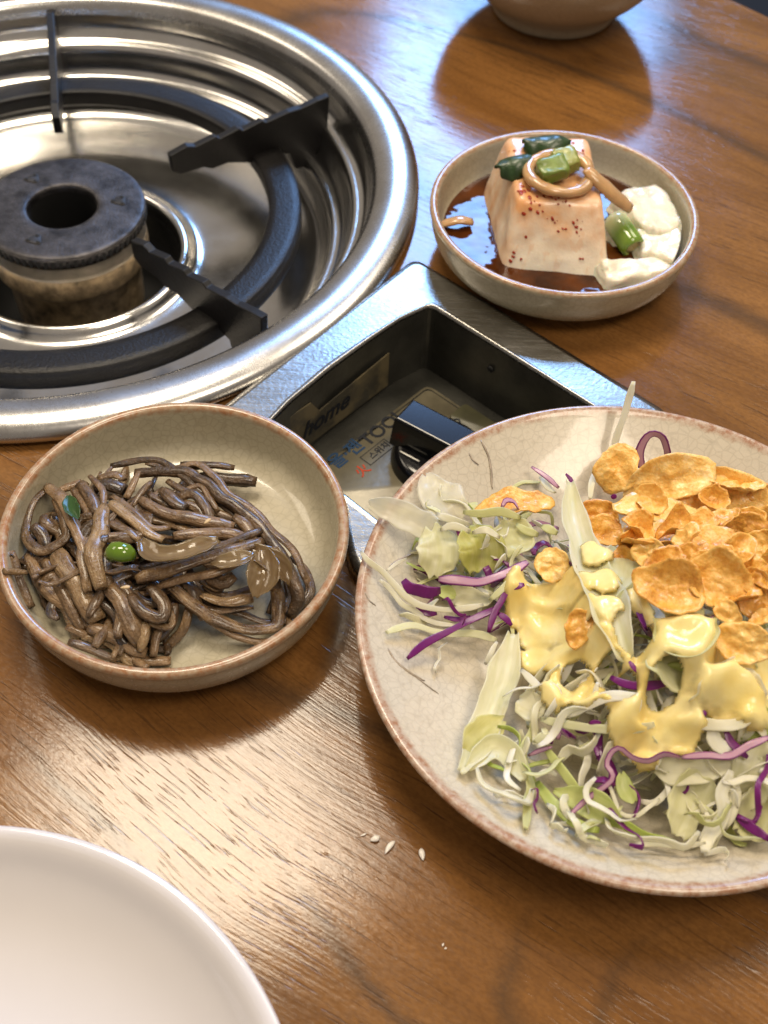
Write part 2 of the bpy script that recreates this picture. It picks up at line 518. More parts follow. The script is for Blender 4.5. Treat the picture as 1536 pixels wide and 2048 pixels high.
def sheet(P, wids, thick=0.0004, crumple=0.15, cup=0.2, tw=(0, 0), seed=0, up=(0, 0, 1), nu=34, nv=16, ragged=0.22):
    """a torn leaf piece: a thin closed sheet along a spline with a width per control point"""
    P = np.asarray(P, float)
    wi = np.asarray(wids, float)
    C = catmull(np.c_[P, wi], nu)
    W = C[:, 3]
    C = C[:, :3]
    T, N, B = frames(C, up, *tw)
    s = np.concatenate([[0], np.cumsum(np.linalg.norm(np.diff(C, axis=0), axis=1))])
    top, L3 = [], []
    for i in range(nu):
        u = i / (nu - 1)
        rnd = 0.55 + 0.45 * min(1.0, 6.0 * min(u, 1 - u)) + 0.16 * mnoise.noise(Vector((u * 5, seed, 2.2)))
        for j in range(nv):
            v = 2 * j / (nv - 1) - 1
            ed = 1 + ragged * mnoise.noise(Vector((s[i] * 110, math.copysign(2.0, v) + seed, seed * 3))) * abs(v)
            ln = v * W[i] / 2 * rnd * ed
            q = Vector((s[i] * 55, ln * 55, seed * 7.7))
            z = crumple * W.mean() * (1.1 * mnoise.noise(q) + 0.7 * mnoise.noise(q * 2.3) + 0.4 * mnoise.noise(q * 5) + 0.5 * abs(v) ** 3 * mnoise.noise(Vector((s[i] * 130, v * 2, seed)))) + cup * (v * v - 0.3) * W[i] / 2
            top.append(C[i] + N[i] * ln + B[i] * z + T[i] * W.mean() * (0.06 + 0.15 * abs(2 * u - 1) ** 3) * mnoise.noise(Vector((v * 1.2, u * 3, seed))))
            L3.append((s[i], ln, 0))
    top = np.array(top)
    Bn = np.repeat(B, nv, axis=0)
    th = np.array([thick * (0.35 + 0.65 * (1 - abs(2 * (k % nv) / (nv - 1) - 1) ** 4)) for k in range(nu * nv)])[:, None]
    V = np.vstack([top + Bn * th / 2, top - Bn * th / 2])
    M0 = nu * nv
    F = []
    for i in range(nu - 1):
        for j in range(nv - 1):
            a, b, c, d = i * nv + j, i * nv + j + 1, (i + 1) * nv + j + 1, (i + 1) * nv + j
            F.append((a, b, c, d))
            F.append((M0 + d, M0 + c, M0 + b, M0 + a))
    rim = [(0, j) for j in range(nv)] + [(i, nv - 1) for i in range(1, nu)] + [(nu - 1, j) for j in range(nv - 2, -1, -1)] + [(i, 0) for i in range(nu - 2, 0, -1)]
    idx = [i * nv + j for i, j in rim]
    for a, b in zip(idx, idx[1:] + idx[:1]):
        F.append((b, a, M0 + a, M0 + b))
    L3 = np.vstack([L3, L3])
    return V, F, L3, np.zeros(len(V))


def text_mesh(body, size, shear=0.0, font=None, extrude=0.0):
    c = bpy.data.curves.new('txt', 'FONT')
    c.body = body
    c.size = size
    c.shear = shear
    c.align_x = 'LEFT'
    c.extrude = extrude
    c.offset = size * 0.02
    o = bpy.data.objects.new('txt', c)
    COL.objects.link(o)
    dg = bpy.context.evaluated_depsgraph_get()
    me = bpy.data.meshes.new_from_object(o.evaluated_get(dg))
    V = np.array([v.co[:] for v in me.vertices]) if len(me.vertices) else np.zeros((0, 3))
    F = [tuple(p.vertices) for p in me.polygons]
    bpy.data.objects.remove(o)
    bpy.data.meshes.remove(me)
    return V, F


def prism(poly, z0, z1, bev=0.0):
    """closed prism from a 2-D outline, with an optional chamfer of its top edge"""
    P = np.asarray(poly, float)
    n = len(P)
    c = P.mean(0)
    rings = [(P, z0), (P, z1 - bev)]
    if bev:
        q = P - c
        L = np.linalg.norm(q, axis=1)[:, None]
        rings.append((c + q * (1 - 0.35 * bev / L), z1 - 0.3 * bev))
        rings.append((c + q * (1 - bev / L), z1))
    V, F = [], []
    for q, z in rings:
        V += [(x, y, z) for x, y in q]
    for k in range(len(rings) - 1):
        for i in range(n):
            j = (i + 1) % n
            F.append((k * n + i, k * n + j, (k + 1) * n + j, (k + 1) * n + i))
    F.append(tuple(range((len(rings) - 1) * n, len(rings) * n)))
    F.append(tuple(reversed(range(n))))
    return np.array(V), F


def rounded(poly, r, n=6):
    """round the corners of a 2-D polygon"""
    P = [np.array(p, float) for p in poly]
    out = []
    for i, p in enumerate(P):
        a, b = P[i - 1], P[(i + 1) % len(P)]
        da, db = (a - p), (b - p)
        rr = min(r, np.linalg.norm(da) * 0.45, np.linalg.norm(db) * 0.45)
        q0, q1 = p + da / np.linalg.norm(da) * rr, p + db / np.linalg.norm(db) * rr
        for t in np.linspace(0, 1, n):
            out.append((1 - t) ** 2 * q0 + 2 * t * (1 - t) * p + t * t * q1)
    return np.array(out)


# ------------------------------------------------------------------ places (metres, table top z = 0)
STOVE = np.array([-0.1705, 0.4925])
NAMUL = np.array([-0.0736, 0.2583])
TOFU = np.array([0.0752, 0.4543])
SALAD = np.array([0.0885, 0.2292])
DISH = np.array([-0.1070, 0.0440])
PA = np.array([0.0100, 0.4364])              # control housing: outer corner by the ring
PU = np.array([0.76323, -0.64613])           # its axis away from the burner
PV = np.array([-0.64613, -0.76323])


def pl(u, v): return PA + PU * u + PV * v


M_WOOD = mat_wood()
M_STEEL = mat_steel()
M_FLANGE = mat_steel('worn_flange_steel', (0.56, 0.555, 0.55), 0.24, 0.3, 0.5)
M_PANEL = mat_pebbled_steel()
M_IRON = simple('blackened_iron', (0.009, 0.008, 0.008), 0.36, 0.0, 0.5, 90, 0.7, Specular_IOR_Level=0.28)
M_PRONG = simple('black_enamel_prong', (0.007, 0.006, 0.006), 0.45, 0.0, 0.4, 90, 0.4, Specular_IOR_Level=0.3)
M_CAP = simple('burner_cap_iron', (0.100, 0.094, 0.098), 0.40, 0.75, 0.8, 95, 0.7)
M_DARK = simple('dark_void', (0.004, 0.004, 0.004), 0.7)
M_DARKWALL = simple('dark_grey_box_metal', (0.085, 0.083, 0.070), 0.34, 0.5, 0.5, 50, 0.3)
M_FLOOR = simple('floor_dark', (0.006, 0.006, 0.007), 0.7)
M_BLACKPL = simple('black_knob_plastic', (0.006, 0.006, 0.007), 0.14, 0.0, 0.3, 90)
M_LABEL = simple('grimy_label_sheet', (0.20, 0.175, 0.115), 0.3, 0.15, 0.5, 45, 0.2)
M_LABEL2 = simple('tan_wall_sticker', (0.20, 0.155, 0.085), 0.35, 0.1, 0.6, 60, 0.2)
M_INKBLUE = simple('blue_ink', (0.02, 0.05, 0.11), 0.6, Specular_IOR_Level=0.1)
M_INKDARK = simple('dark_ink', (0.022, 0.024, 0.03), 0.6, Specular_IOR_Level=0.1)
M_INKRED = simple('red_ink', (0.45, 0.06, 0.02), 0.6, Specular_IOR_Level=0.1)
M_BOWL = mat_ceramic('beige_stoneware_glaze', (0.47, 0.42, 0.305), (0.34, 0.30, 0.205), (0.30, 0.125, 0.045), 0.18, 0.5)
M_PLATE = mat_ceramic('cream_stoneware_glaze', (0.60, 0.54, 0.435), (0.44, 0.385, 0.295), (0.30, 0.135, 0.065), 0.2, 0.55)
M_WHITE = simple('white_porcelain', (0.66, 0.63, 0.635), 0.10, 0.0, 0.03, 30, Coat_Weight=0.5, Coat_Roughness=0.04)

# ------------------------------------------------------------------ table (holes where the burner and the control box are let in)
holeA = [tuple(STOVE + 0.1645 * np.array([math.cos(a), math.sin(a)])) for a in np.linspace(0, 2 * math.pi, 96, endpoint=False)]
holeB = [tuple(pl(u, v)) for u, v in ((0.012, 0.012), (0.128, 0.012), (0.126, 0.129), (0.012, 0.129))]
e0 = np.array([0.194, 0.705])
ed = np.array([0.725, -0.689])
en = np.array([0.689, 0.725])
outer = [e0 + ed * 0.75, e0 - ed * 0.75, e0 - ed * 0.75 - en * 1.5, e0 + ed * 0.75 - en * 1.5]
loops = [[Vector((p[0], p[1], 0)) for p in q] for q in (outer, holeA, holeB)]
tris = tessellate_polygon(loops)
allp = [p for l in loops for p in l]
V = [(p.x, p.y, 0) for p in allp]
F = []
for t in tris:
    a, b, c = (np.array(allp[i][:2]) for i in t)
    F.append(t if (b - a)[0] * (c - a)[1] - (b - a)[1] * (c - a)[0] > 0 else t[::-1])
nb = len(V)
V += [(p[0], p[1], -0.03) for p in outer]
for i in range(4):
    j = (i + 1) % 4
    F.append((i, nb + i, nb + j, j))
table = empty('dining_table', (0, 0, -0.75), 'varnished brown wooden restaurant table under all the dishes', 'table')
V = np.array(V)
V[:, 2] += 0.75
mo('table_top', V, F, M_WOOD, table, smooth=False)
for sx, sy in ((0.65, 0.1), (-0.65, 0.1), (-0.65, 1.4), (0.65, 1.4)):
    c = e0 + ed * sx - en * sy
    vv, ff = prism(np.array([(c[0] - 0.03, c[1] - 0.03), (c[0] + 0.03, c[1] - 0.03), (c[0] + 0.03, c[1] + 0.03), (c[0] - 0.03, c[1] + 0.03)]), 0, 0.72, 0.002)
    mo('leg', vv, ff, M_IRON, table, smooth=False)
fl = mo('floor', [(-4, -4, -0.7501), (4, -4, -0.7501), (4, 4, -0.7501), (-4, 4, -0.7501)], [(0, 1, 2, 3)], M_FLOOR, smooth=False)
tag(fl, kind='structure')

# ------------------------------------------------------------------ gas stove let into the table
stove = empty('table_gas_stove', (STOVE[0], STOVE[1], 0), 'round stainless steel gas burner set into the table with control box', 'gas stove')
flange = chaikin([(0.1585, -0.004), (0.1735, 0.0015), (0.1745, 0.0045), (0.172, 0.0085), (0.164, 0.0105), (0.156, 0.0092), (0.1525, 0.0062), (0.1512, 0.001)], 3)
KS = 1.031
flange[:, 0] *= KS
mo('flange_ring', *lathe(flange, 192), M_FLANGE, stove)
pan = chaikin([(0.1516, 0.0012), (0.1508, -0.006), (0.1488, -0.0105), (0.1462, -0.0122), (0.1432, -0.0120), (0.1412, -0.0150), (0.1400, -0.0230), (0.1380, -0.0275),
               (0.1352, -0.0290), (0.1325, -0.0288), (0.1305, -0.0320), (0.1290, -0.0400), (0.1250, -0.0455), (0.1150, -0.0480), (0.0900, -0.0490), (0.0700, -0.0500),
               (0.0640, -0.0490), (0.0610, -0.0450), (0.0585, -0.0440), (0.0562, -0.0455), (0.0555, -0.0510), (0.0555, -0.0700)], 2)
pan[:, 0] = np.where(pan[:, 0] > 0.08, pan[:, 0] * KS, pan[:, 0])
mo('drip_pan', *lathe(pan, 192), M_STEEL, stove)
mo('shaft_well', *lathe([(0.0556, -0.052), (0.0556, -0.10), (0.0001, -0.10)], 64), M_DARK, stove)
# burner: brass-stained body, ported head, flat cap with a bore
M_BRASS = simple('heat_stained_brass', (0.46, 0.34, 0.20), 0.45, 0.6, 0.85, 130, 0.7)
M_SLEEVE = simple('burner_sleeve_steel', (0.34, 0.30, 0.25), 0.36, 0.9, 0.45, 60, 0.4)
BZ = -0.0160
burner = mo('burner', *lathe(chaikin([(0.0425, BZ - 0.0085), (0.0418, BZ - 0.0095), (0.0412, BZ - 0.016), (0.0428, BZ - 0.0175), (0.0432, BZ - 0.026), (0.0420, BZ - 0.030), (0.037, BZ - 0.031), (0.036, BZ - 0.06)], 2), 96), M_BRASS, stove)
mo('sleeve', *lathe(chaikin([(0.0434, BZ - 0.0075), (0.0430, BZ - 0.0088), (0.0424, BZ - 0.0155), (0.0426, BZ - 0.0165)], 1), 96), M_SLEEVE, burner)
burner.scale = (0.94, 0.94, 1)
cap = mo('burner_cap', *lathe(chaikin([(0.0405, BZ - 0.0075), (0.0436, BZ - 0.0068), (0.0444, BZ - 0.0012), (0.0436, BZ - 0.0002), (0.0405, BZ + 0.0), (0.0300, BZ + 0.0), (0.0200, BZ + 0.0002), (0.0184, BZ - 0.0008), (0.0181, BZ - 0.004)], 2), 128), M_CAP, stove)
mo('bore', *lathe([(0.0179, BZ - 0.046), (0.0001, BZ - 0.046)], 48), M_DARK, cap)
mo('bore_wall', *lathe([(0.0182, BZ - 0.0035), (0.0179, BZ - 0.047)], 64), M_DARK, cap)
cap.scale = (0.94, 0.94, 1)
# flame ports round the head: small dark slots
V, F = [], []
for k in range(72):
    a = 2 * math.pi * k / 72
    for zz in (BZ - 0.0045,):
        t = np.array([-math.sin(a), math.cos(a)])
        rr = 0.04445
        c = rr * np.array([math.cos(a), math.sin(a)])
        b = len(V)
        for du, dz in ((-0.0009, -0.0017), (0.0009, -0.0017), (0.0009, 0.0017), (-0.0009, 0.0017)):
            p = c + t * du
            V.append((p[0], p[1], zz + dz))
        for du, dz in ((-0.0009, -0.0017), (0.0009, -0.0017), (0.0009, 0.0017), (-0.0009, 0.0017)):
            p = c * 0.97 + t * du
            V.append((p[0], p[1], zz + dz))
        F += [(b, b + 1, b + 2, b + 3), (b, b + 4, b + 5, b + 1), (b + 2, b + 6, b + 7, b + 3), (b + 1, b + 5, b + 6, b + 2), (b, b + 3, b + 7, b + 4)]
tag(mo('flame_ports', V, F, M_DARK, cap, smooth=False), kind='stuff')
# three triangular recesses with three pin holes each
M_PIT = simple('cap_recess', (0.022, 0.020, 0.021), 0.55, 0.2, 0.4, 90)
for k, ang in enumerate((133, 13, -105)):
    a = math.radians(ang)
    c = 0.0305 * np.array([math.cos(a), math.sin(a)])
    tri = rounded([c + 0.0066 * np.array([math.cos(a + math.pi + q), math.sin(a + math.pi + q)]) for q in (0, 2.094, 4.189)], 0.004, 5)
    vv, ff = prism(tri, BZ - 0.001, BZ + 0.00045, 0.0003)
    pit = mo('recess', vv, ff, M_PIT, cap)
    for q in (0, 2.094, 4.189):
        d = c + 0.0031 * np.array([math.cos(a + math.pi + q), math.sin(a + math.pi + q)])
        vv, ff = lathe([(0.0011, 0.0), (0.0011, 0.0003), (0.0001, 0.0003)], 12)
        mo('pin_hole', vv + np.array([d[0], d[1], BZ + 0.0004]), ff, M_DARK, pit)
# grate: a flat ring carrying five upright notched prongs
GZ = -0.0165
ringp = chaikin([(0.1010, GZ - 0.0075), (0.1010, GZ - 0.0008), (0.1018, GZ), (0.1158, GZ + 0.0006), (0.1170, GZ - 0.0004), (0.1174, GZ - 0.0085), (0.1166, GZ - 0.0095), (0.1025, GZ - 0.0095), (0.1010, GZ - 0.0075)], 1)
ringp[:, 0] *= KS
grate = mo('grate_ring', *lathe(ringp, 160), M_IRON, stove)
prof_top = [(0.0590, 0.0005), (0.0690, 0.0034), (0.0712, 0.0018), (0.0820, 0.0044), (0.0842, 0.0026), (0.0950, 0.0054), (0.0972, 0.0036), (0.1080, 0.0062), (0.1102, 0.0046), (0.1230, 0.0070), (0.1300, 0.0072), (0.1400, 0.0092), (0.1462, 0.0100)]
prof_bot = [(0.1450, -0.0120), (0.1395, -0.0200), (0.1340, -0.0295), (0.1260, -0.0290), (0.1230, -0.0180), (0.1190, -0.0170), (0.1000, -0.0168), (0.0960, -0.0155), (0.0880, -0.0130), (0.0790, -0.0140), (0.0740, -0.0115), (0.0640, -0.0120), (0.0595, -0.0090)]
outl = prof_top + prof_bot
for k in range(5):
    a = math.radians(103 + 72 * k)
    er = np.array([math.cos(a), math.sin(a), 0])
    et = np.array([-math.sin(a), math.cos(a), 0])
    V = [er * (r if r < 0.07 else r * KS) + np.array([0, 0, z - 0.004]) + et * s for s in (-0.0021, 0.0021) for r, z in outl]
    n = len(outl)
    F = [(i, n + i, n + (i + 1) % n, (i + 1) % n) for i in range(n)]
    tr = tessellate_polygon([[Vector((r, z, 0)) for r, z in outl]])
    F += [tuple(t) for t in tr] + [tuple(n + i for i in t[::-1]) for t in tr]
    p = mo('prong', V, F, M_PRONG, stove, smooth=False)
    bv = p.modifiers.new('bevel', 'BEVEL')
    bv.width = 0.0005
    bv.segments = 2

# control housing: steel cover, dark box let in, printed label, knob
def to_stove(V):
    V = np.array(V, float)
    V[:, 0] -= STOVE[0]
    V[:, 1] -= STOVE[1]
    return V


outl = rounded([pl(-0.003, -0.0005), pl(0.1400, -0.0005), pl(0.1395, 0.0150), pl(0.1290, 0.0450), pl(0.1290, 0.1495), pl(0.0990, 0.1495), pl(0.0740, 0.1310), pl(0.0040, 0.1305)], 0.006, 7)
rec = [pl(0.0250, 0.0205)] + [pl(u, v) for u, v in ((0.1185, 0.0205), (0.1185, 0.1275), (0.0760, 0.1255), (0.0265, 0.1255), (0.0228, 0.1050), (0.0212, 0.0800), (0.0210, 0.0560), (0.0216, 0.0370))]
rec = rounded(rec, 0.003, 4)
# profile steps of the cover: outer skirt, rolled edge, flat, rolled inner lip
co, ci = outl.mean(0), rec.mean(0)
def inset(P, c, d):
    q = P - c
    return P - q / np.linalg.norm(q, axis=1)[:, None] * d
lo = [[(*p, 0.0003) for p in outl], [(*p, 0.0036) for p in outl], [(*p, 0.0066) for p in inset(outl, co, 0.0012)], [(*p, 0.0074) for p in inset(outl, co, 0.0045)]]
li = [[(*p, 0.0074) for p in inset(rec, ci, -0.0030)], [(*p, 0.0082) for p in inset(rec, ci, -0.0016)], [(*p, 0.0079) for p in inset(rec, ci, -0.0006)], [(*p, 0.0060) for p in rec], [(*p, 0.002) for p in rec]]
V = [p for q in lo for p in q]
F = []
n = len(outl)
for k in range(3):
    F += [(k * n + i, k * n + (i + 1) % n, (k + 1) * n + (i + 1) % n, (k + 1) * n + i) for i in range(n)]
b0 = len(V)
V += [p for q in li for p in q]
m = len(rec)
for k in range(4):
    F += [(b0 + k * m + (i + 1) % m, b0 + k * m + i, b0 + (k + 1) * m + i, b0 + (k + 1) * m + (i + 1) % m)[::-1] for i in range(m)]
tp = [[Vector(p) for p in lo[3]], [Vector(p) for p in li[0]]]
off = [3 * n + i for i in range(n)] + [b0 + i for i in range(m)]
for t in tessellate_polygon(tp):
    F.append(tuple(off[i] for i in t))
housing = mo('control_housing', to_stove(V), F, M_PANEL, stove, smooth=True)
for p_ in housing.data.polygons:
    p_.use_smooth = len(p_.vertices) == 4
FZ = -0.030
R2 = inset(rec, ci, 0.0004)
V = [(*p, 0.0065) for p in R2] + [(*p, FZ) for p in R2]
F = [(i, (i + 1) % m, m + (i + 1) % m, m + i) for i in range(m)] + [tuple(range(m, 2 * m))]
box = mo('control_box', to_stove(V), F, M_DARKWALL, stove, smooth=False)
# printed label plate on the floor with a raised dark frame
def uvrect(u0, u1, v0, v1, r=0.003): return rounded([pl(u0, v0), pl(u1, v0), pl(u1, v1), pl(u0, v1)], r, 5)
vv, ff = prism(uvrect(0.0345, 0.1130, 0.0300, 0.1225, 0.004), FZ + 0.0003, FZ + 0.0016, 0.0004)
fr = mo('label_frame', to_stove(vv), ff, M_LABEL, box)
vv, ff = prism(uvrect(0.0362, 0.1110, 0.0318, 0.1210, 0.003), FZ + 0.0017, FZ + 0.0022, 0.0002)
mo('frame_groove', to_stove(vv), ff, M_DARK, box)
vv, ff = prism(uvrect(0.0372, 0.1100, 0.0328, 0.1200, 0.003), FZ + 0.0021, FZ + 0.0028, 0.0002)
lab = mo('label_plate', to_stove(vv), ff, M_LABEL, box)
vv, ff = prism(uvrect(0.0560, 0.0860, 0.0290, 0.0405, 0.002), FZ + 0.0027, FZ + 0.0042, 0.0003)
mo('clip_plate', to_stove(vv), ff, simple('olive_clip', (0.10, 0.095, 0.05), 0.4, 0.1, 0.5, 50), box)


def place_text(body, size, origin, xd, zd, mat, name='printed_text', shear=0.0, parent=None, bold=0.0, nrm=None):
    V, F = text_mesh(body, size, shear, extrude=0.00005)
    if not len(V):
        return None
    xd = np.array(xd, float)
    zd = np.array(zd, float)
    W = np.array(origin) + V[:, :1] * xd + V[:, 1:2] * zd + V[:, 2:3] * np.cross(xd, zd)
    return mo(name, to_stove(W), F, mat, parent, smooth=False)


LZ = FZ + 0.0029
td = at(745, 852, LZ) - at(668, 930, LZ)
td = np.array([-PV[0], -PV[1], 0])
tn = np.array([-PU[0], -PU[1], 0])
place_text('\uc62c\u00b7\uc820', 0.0088, at(672, 938, LZ), td, tn, M_INKBLUE, parent=lab)
place_text('TOOL', 0.0094, at(736, 893, LZ), td, tn, M_INKDARK, parent=lab)
place_text('\u706b', 0.0065, at(722, 954, LZ), td, tn, M_INKRED, parent=lab)
place_text('\uc2a4\uc704\uce58', 0.0042, at(745, 918, LZ), td, tn, M_INKDARK, parent=lab)
place_text('RD', 0.0050, at(905, 858, LZ + 0.0016), td, tn, M_INKDARK, parent=lab)
# thin box line round the small word
bx0 = at(741, 925, LZ)
V, F = [], []
LW = 0.00035
for (a0, a1, b0_, b1) in ((0, 0.0155, 0, LW), (0, 0.0155, 0.0062, 0.0062 + LW), (0, LW, 0, 0.0062), (0.0155 - LW, 0.0155, 0, 0.0062)):
    b = len(V)
    for s, t in ((a0, b0_), (a1, b0_), (a1, b1), (a0, b1)):
        V.append(bx0 + td * (s - 0.0012) + tn * (t - 0.0012) + np.array([0, 0, 0.00004]))
    F.append((b, b + 1, b + 2, b + 3))
mo('printed_box', to_stove(V), F, M_INKDARK, lab, smooth=False)
# stickers on the burner-side wall
def wallpt(v, z, d=0.0007):
    q = pl(0.0222 + d, v)
    return np.array([q[0], q[1], z])
ws = [(0.045, -0.026), (0.121, -0.026), (0.121, -0.008), (0.113, -0.0005), (0.094, -0.0015), (0.089, -0.010), (0.045, -0.006)]
V = [wallpt(v, z, 0.0012) for v, z in ws] + [wallpt(v, z, 0.0006) for v, z in ws]
nn = len(ws)
F = [tuple(range(nn))] + [(i, nn + i, nn + (i + 1) % nn, (i + 1) % nn) for i in range(nn)]
M_STK = NT('worn_tan_sticker')
_o = M_STK.obj()
_c = M_STK.mix(M_STK.ramp(M_STK.noise(_o, 55, 4, 0.65), [(0.42, 0), (0.6, 1)]), (0.05, 0.045, 0.032), (0.15, 0.12, 0.065))
M_STK.p(Base_Color=_c, Roughness=0.35)
stk = mo('wall_sticker', to_stove(V), F, M_STK.m, box, smooth=False)
place_text('the home', 0.0125, wallpt(0.120, -0.0195, 0.0014), np.array([-PV[0], -PV[1], 0]), np.array([0, 0, 1.0]), M_INKDARK, shear=0.35, parent=stk)
vv, ff = lathe([(0.0017, 0.0), (0.0017, 0.0006), (0.0001, 0.0006)], 16)
vv = vv[:, [0, 2, 1]]
vv = np.array([np.append(pl(0.062, 0.0212), -0.006) + np.array([PU[0] * a, PU[1] * a, c]) + np.array([PV[0] * b, PV[1] * b, 0]) for a, b, c in vv])
mo('screw_hole', to_stove(vv), ff, M_DARK, box)
# knob: skirt, tapered grip bar, pointer line
KC = np.array([0.0228, 0.3440])
kb = np.array([0.845, -0.535])
kn = np.array([0.535, 0.845])
vv, ff = lathe(chaikin([(0.0001, FZ + 0.0105), (0.0165, FZ + 0.0105), (0.0195, FZ + 0.0092), (0.0212, FZ + 0.004), (0.0212, FZ + 0.0028)], 2), 64)
vv[:, :2] += KC
knob = mo('control_knob', to_stove(vv), ff, M_BLACKPL, stove)
V = []
for z, hl, hw in ((FZ + 0.0088, 0.0205, 0.0092), (FZ + 0.019, 0.0200, 0.0078), (FZ + 0.0225, 0.0196, 0.0071), (FZ + 0.0232, 0.0190, 0.0064)):
    for s, t in ((-1, -1), (1, -1), (1, 1), (-1, 1)):
        p = KC + kb * hl * s + kn * hw * t
        V.append((p[0], p[1], z))
F = [(k * 4 + i, k * 4 + (i + 1) % 4, k * 4 + 4 + (i + 1) % 4, k * 4 + 4 + i) for k in range(3) for i in range(4)] + [(12, 13, 14, 15)]
g = mo('grip_bar', to_stove(V), F, M_BLACKPL, knob, smooth=False)
bv = g.modifiers.new('bevel', 'BEVEL')
bv.width = 0.0016
bv.segments = 2
p0, p1 = KC - kn * 0.0118 - kb * 0.013, KC - kn * 0.0118 - kb * 0.003
vv, ff = tube([(*p0, FZ + 0.0107), (*p1, FZ + 0.0107)], 0.0011, 0.5, n=6, m=6, rough=0)[:2]
mo('pointer_line', to_stove(vv), ff, simple('pointer_white', (0.75, 0.73, 0.66), 0.35), knob)


# ------------------------------------------------------------------ crockery
def turned(name, loc, outer, lip, inner, mat, label, cat, group=None, wob=0.006, seed=0, n=128, lipz=None):
    e = empty(name, (loc[0], loc[1], 0), label, cat, group)
    P = chaikin(list(outer) + list(lip) + list(inner), 2)
    zt = P[:, 1].max()
    rt = P[np.argmax(P[:, 1]), 0]
    # distance from the crest of the lip decides how far the bare brown clay shows
    d = np.hypot(P[:, 0] - rt, P[:, 1] - zt)
    la = np.clip(1.15 - d / lipz, 0, 1) if lipz else np.zeros(len(P))
    cut = d < (lipz or 0.003) * 0.9
    i0, i1 = np.where(cut)[0][[0, -1]]
    for nm, sl in (('body', None), ('rim', slice(i0, i1 + 1))):
        if sl is None:
            V1, F1 = lathe(P[:i0 + 1], n, wob, seed)
            V2, F2 = lathe(P[i1:], n, wob, seed)
            k = len(V1)
            V, F = np.vstack([V1, V2]), F1 + [tuple(i + k for i in f) for f in F2]
            A = np.concatenate([np.tile(la[:i0 + 1], n), np.tile(la[i1:], n)])
        else:
            V, F = lathe(P[sl], n, wob, seed)
            A = np.tile(la[sl], n)
        mo(nm, V, F, mat, e, attrs={'lip': ('FLOAT', A)})
    return e


b_out = [(0.0001, 0.003), (0.040, 0.003), (0.0415, 0.0004), (0.0450, 0.0004), (0.0465, 0.0028), (0.0520, 0.0042), (0.0574, 0.0090), (0.0600, 0.0160), (0.0612, 0.0235)]
b_lip = [(0.0618, 0.0252), (0.0614, 0.0268), (0.0600, 0.0274), (0.0585, 0.0270), (0.0576, 0.0255)]
b_in = [(0.0568, 0.0180), (0.0550, 0.0115), (0.0500, 0.0075), (0.0430, 0.0062), (0.0001, 0.0058)]
turned('side_dish_bowl', NAMUL, b_out, b_lip, b_in, M_BOWL, 'beige stoneware bowl holding brown seasoned stems', 'bowl', 'small beige side dish bowls', seed=1, lipz=0.0046)
turned('side_dish_bowl', TOFU, b_out, b_lip, b_in, M_BOWL, 'beige stoneware bowl holding tofu in soy sauce', 'bowl', 'small beige side dish bowls', seed=2, lipz=0.0034)

p_out = [(0.0001, 0.004), (0.046, 0.004), (0.048, 0.0004), (0.052, 0.0004), (0.054, 0.0040), (0.066, 0.0085), (0.082, 0.0175), (0.0935, 0.0260)]
p_lip = [(0.0966, 0.0282), (0.0970, 0.0298), (0.0958, 0.0308), (0.0940, 0.0304)]
p_in = [(0.0905, 0.0278), (0.0800, 0.0208), (0.0660, 0.0132), (0.0520, 0.0092), (0.0380, 0.0080), (0.0001, 0.0076)]
plate = turned('salad_plate', SALAD, p_out, p_lip, p_in, M_PLATE, 'wide cream stoneware plate holding the cabbage salad', 'plate', seed=3, n=192, lipz=0.0048)
_pi = chaikin(p_lip + p_in, 2)
_ord = np.argsort(_pi[:, 0])


def plate_z(r): return float(np.interp(r, _pi[_ord, 0], _pi[_ord, 1]))


d_out = [(0.0001, 0.004), (0.058, 0.004), (0.060, 0.0004), (0.064, 0.0004), (0.066, 0.0045), (0.080, 0.0110), (0.0930, 0.0210)]
d_lip = [(0.0986, 0.0272), (0.0992, 0.0292), (0.0982, 0.0304), (0.0962, 0.0303)]
d_in = [(0.0935, 0.0286), (0.0880, 0.0222), (0.0760, 0.0140), (0.0620, 0.0095), (0.0480, 0.0080), (0.0001, 0.0076)]
turned('white_dish', DISH, d_out, d_lip, d_in, M_WHITE, 'empty white porcelain dish in the bottom left corner', 'dish', wob=0.0, n=192)

t_out = [(0.0001, 0.003), (0.031, 0.003), (0.0325, 0.0004), (0.0362, 0.0004), (0.0375, 0.0055), (0.0400, 0.0095), (0.0520, 0.0190), (0.0640, 0.0360), (0.0690, 0.0560)]
t_lip = [(0.0697, 0.0582), (0.0693, 0.0598), (0.0680, 0.0602), (0.0667, 0.0596)]
t_in = [(0.0655, 0.0540), (0.0600, 0.0370), (0.0480, 0.0220), (0.0300, 0.0130), (0.0001, 0.0110)]
turned('rice_bowl', (0.0850, 0.6830), t_out, t_lip, t_in, mat_ceramic('grey_beige_bowl_glaze', (0.42, 0.34, 0.23), (0.32, 0.26, 0.18), (0.28, 0.13, 0.06), 0.3, 0.3),
       'tall footed beige bowl at the far side of the table', 'bowl', seed=4, lipz=0.004)

# brushed brown grass strokes painted on the plate
M_BRUSH = simple('brown_brush_glaze', (0.43, 0.345, 0.26), 0.25, 0.0, 0.5, 300)


def plate_pt(px, py, lift=0.0003):
    d = ray(px, py)
    lo_, hi_ = 0.2, 0.7
    for _ in range(40):
        t = (lo_ + hi_) / 2
        p = CAM + d * t
        if p[2] > plate_z(np.hypot(*(p[:2] - SALAD))) + lift: lo_ = t
        else: hi_ = t
    return CAM + d * lo_


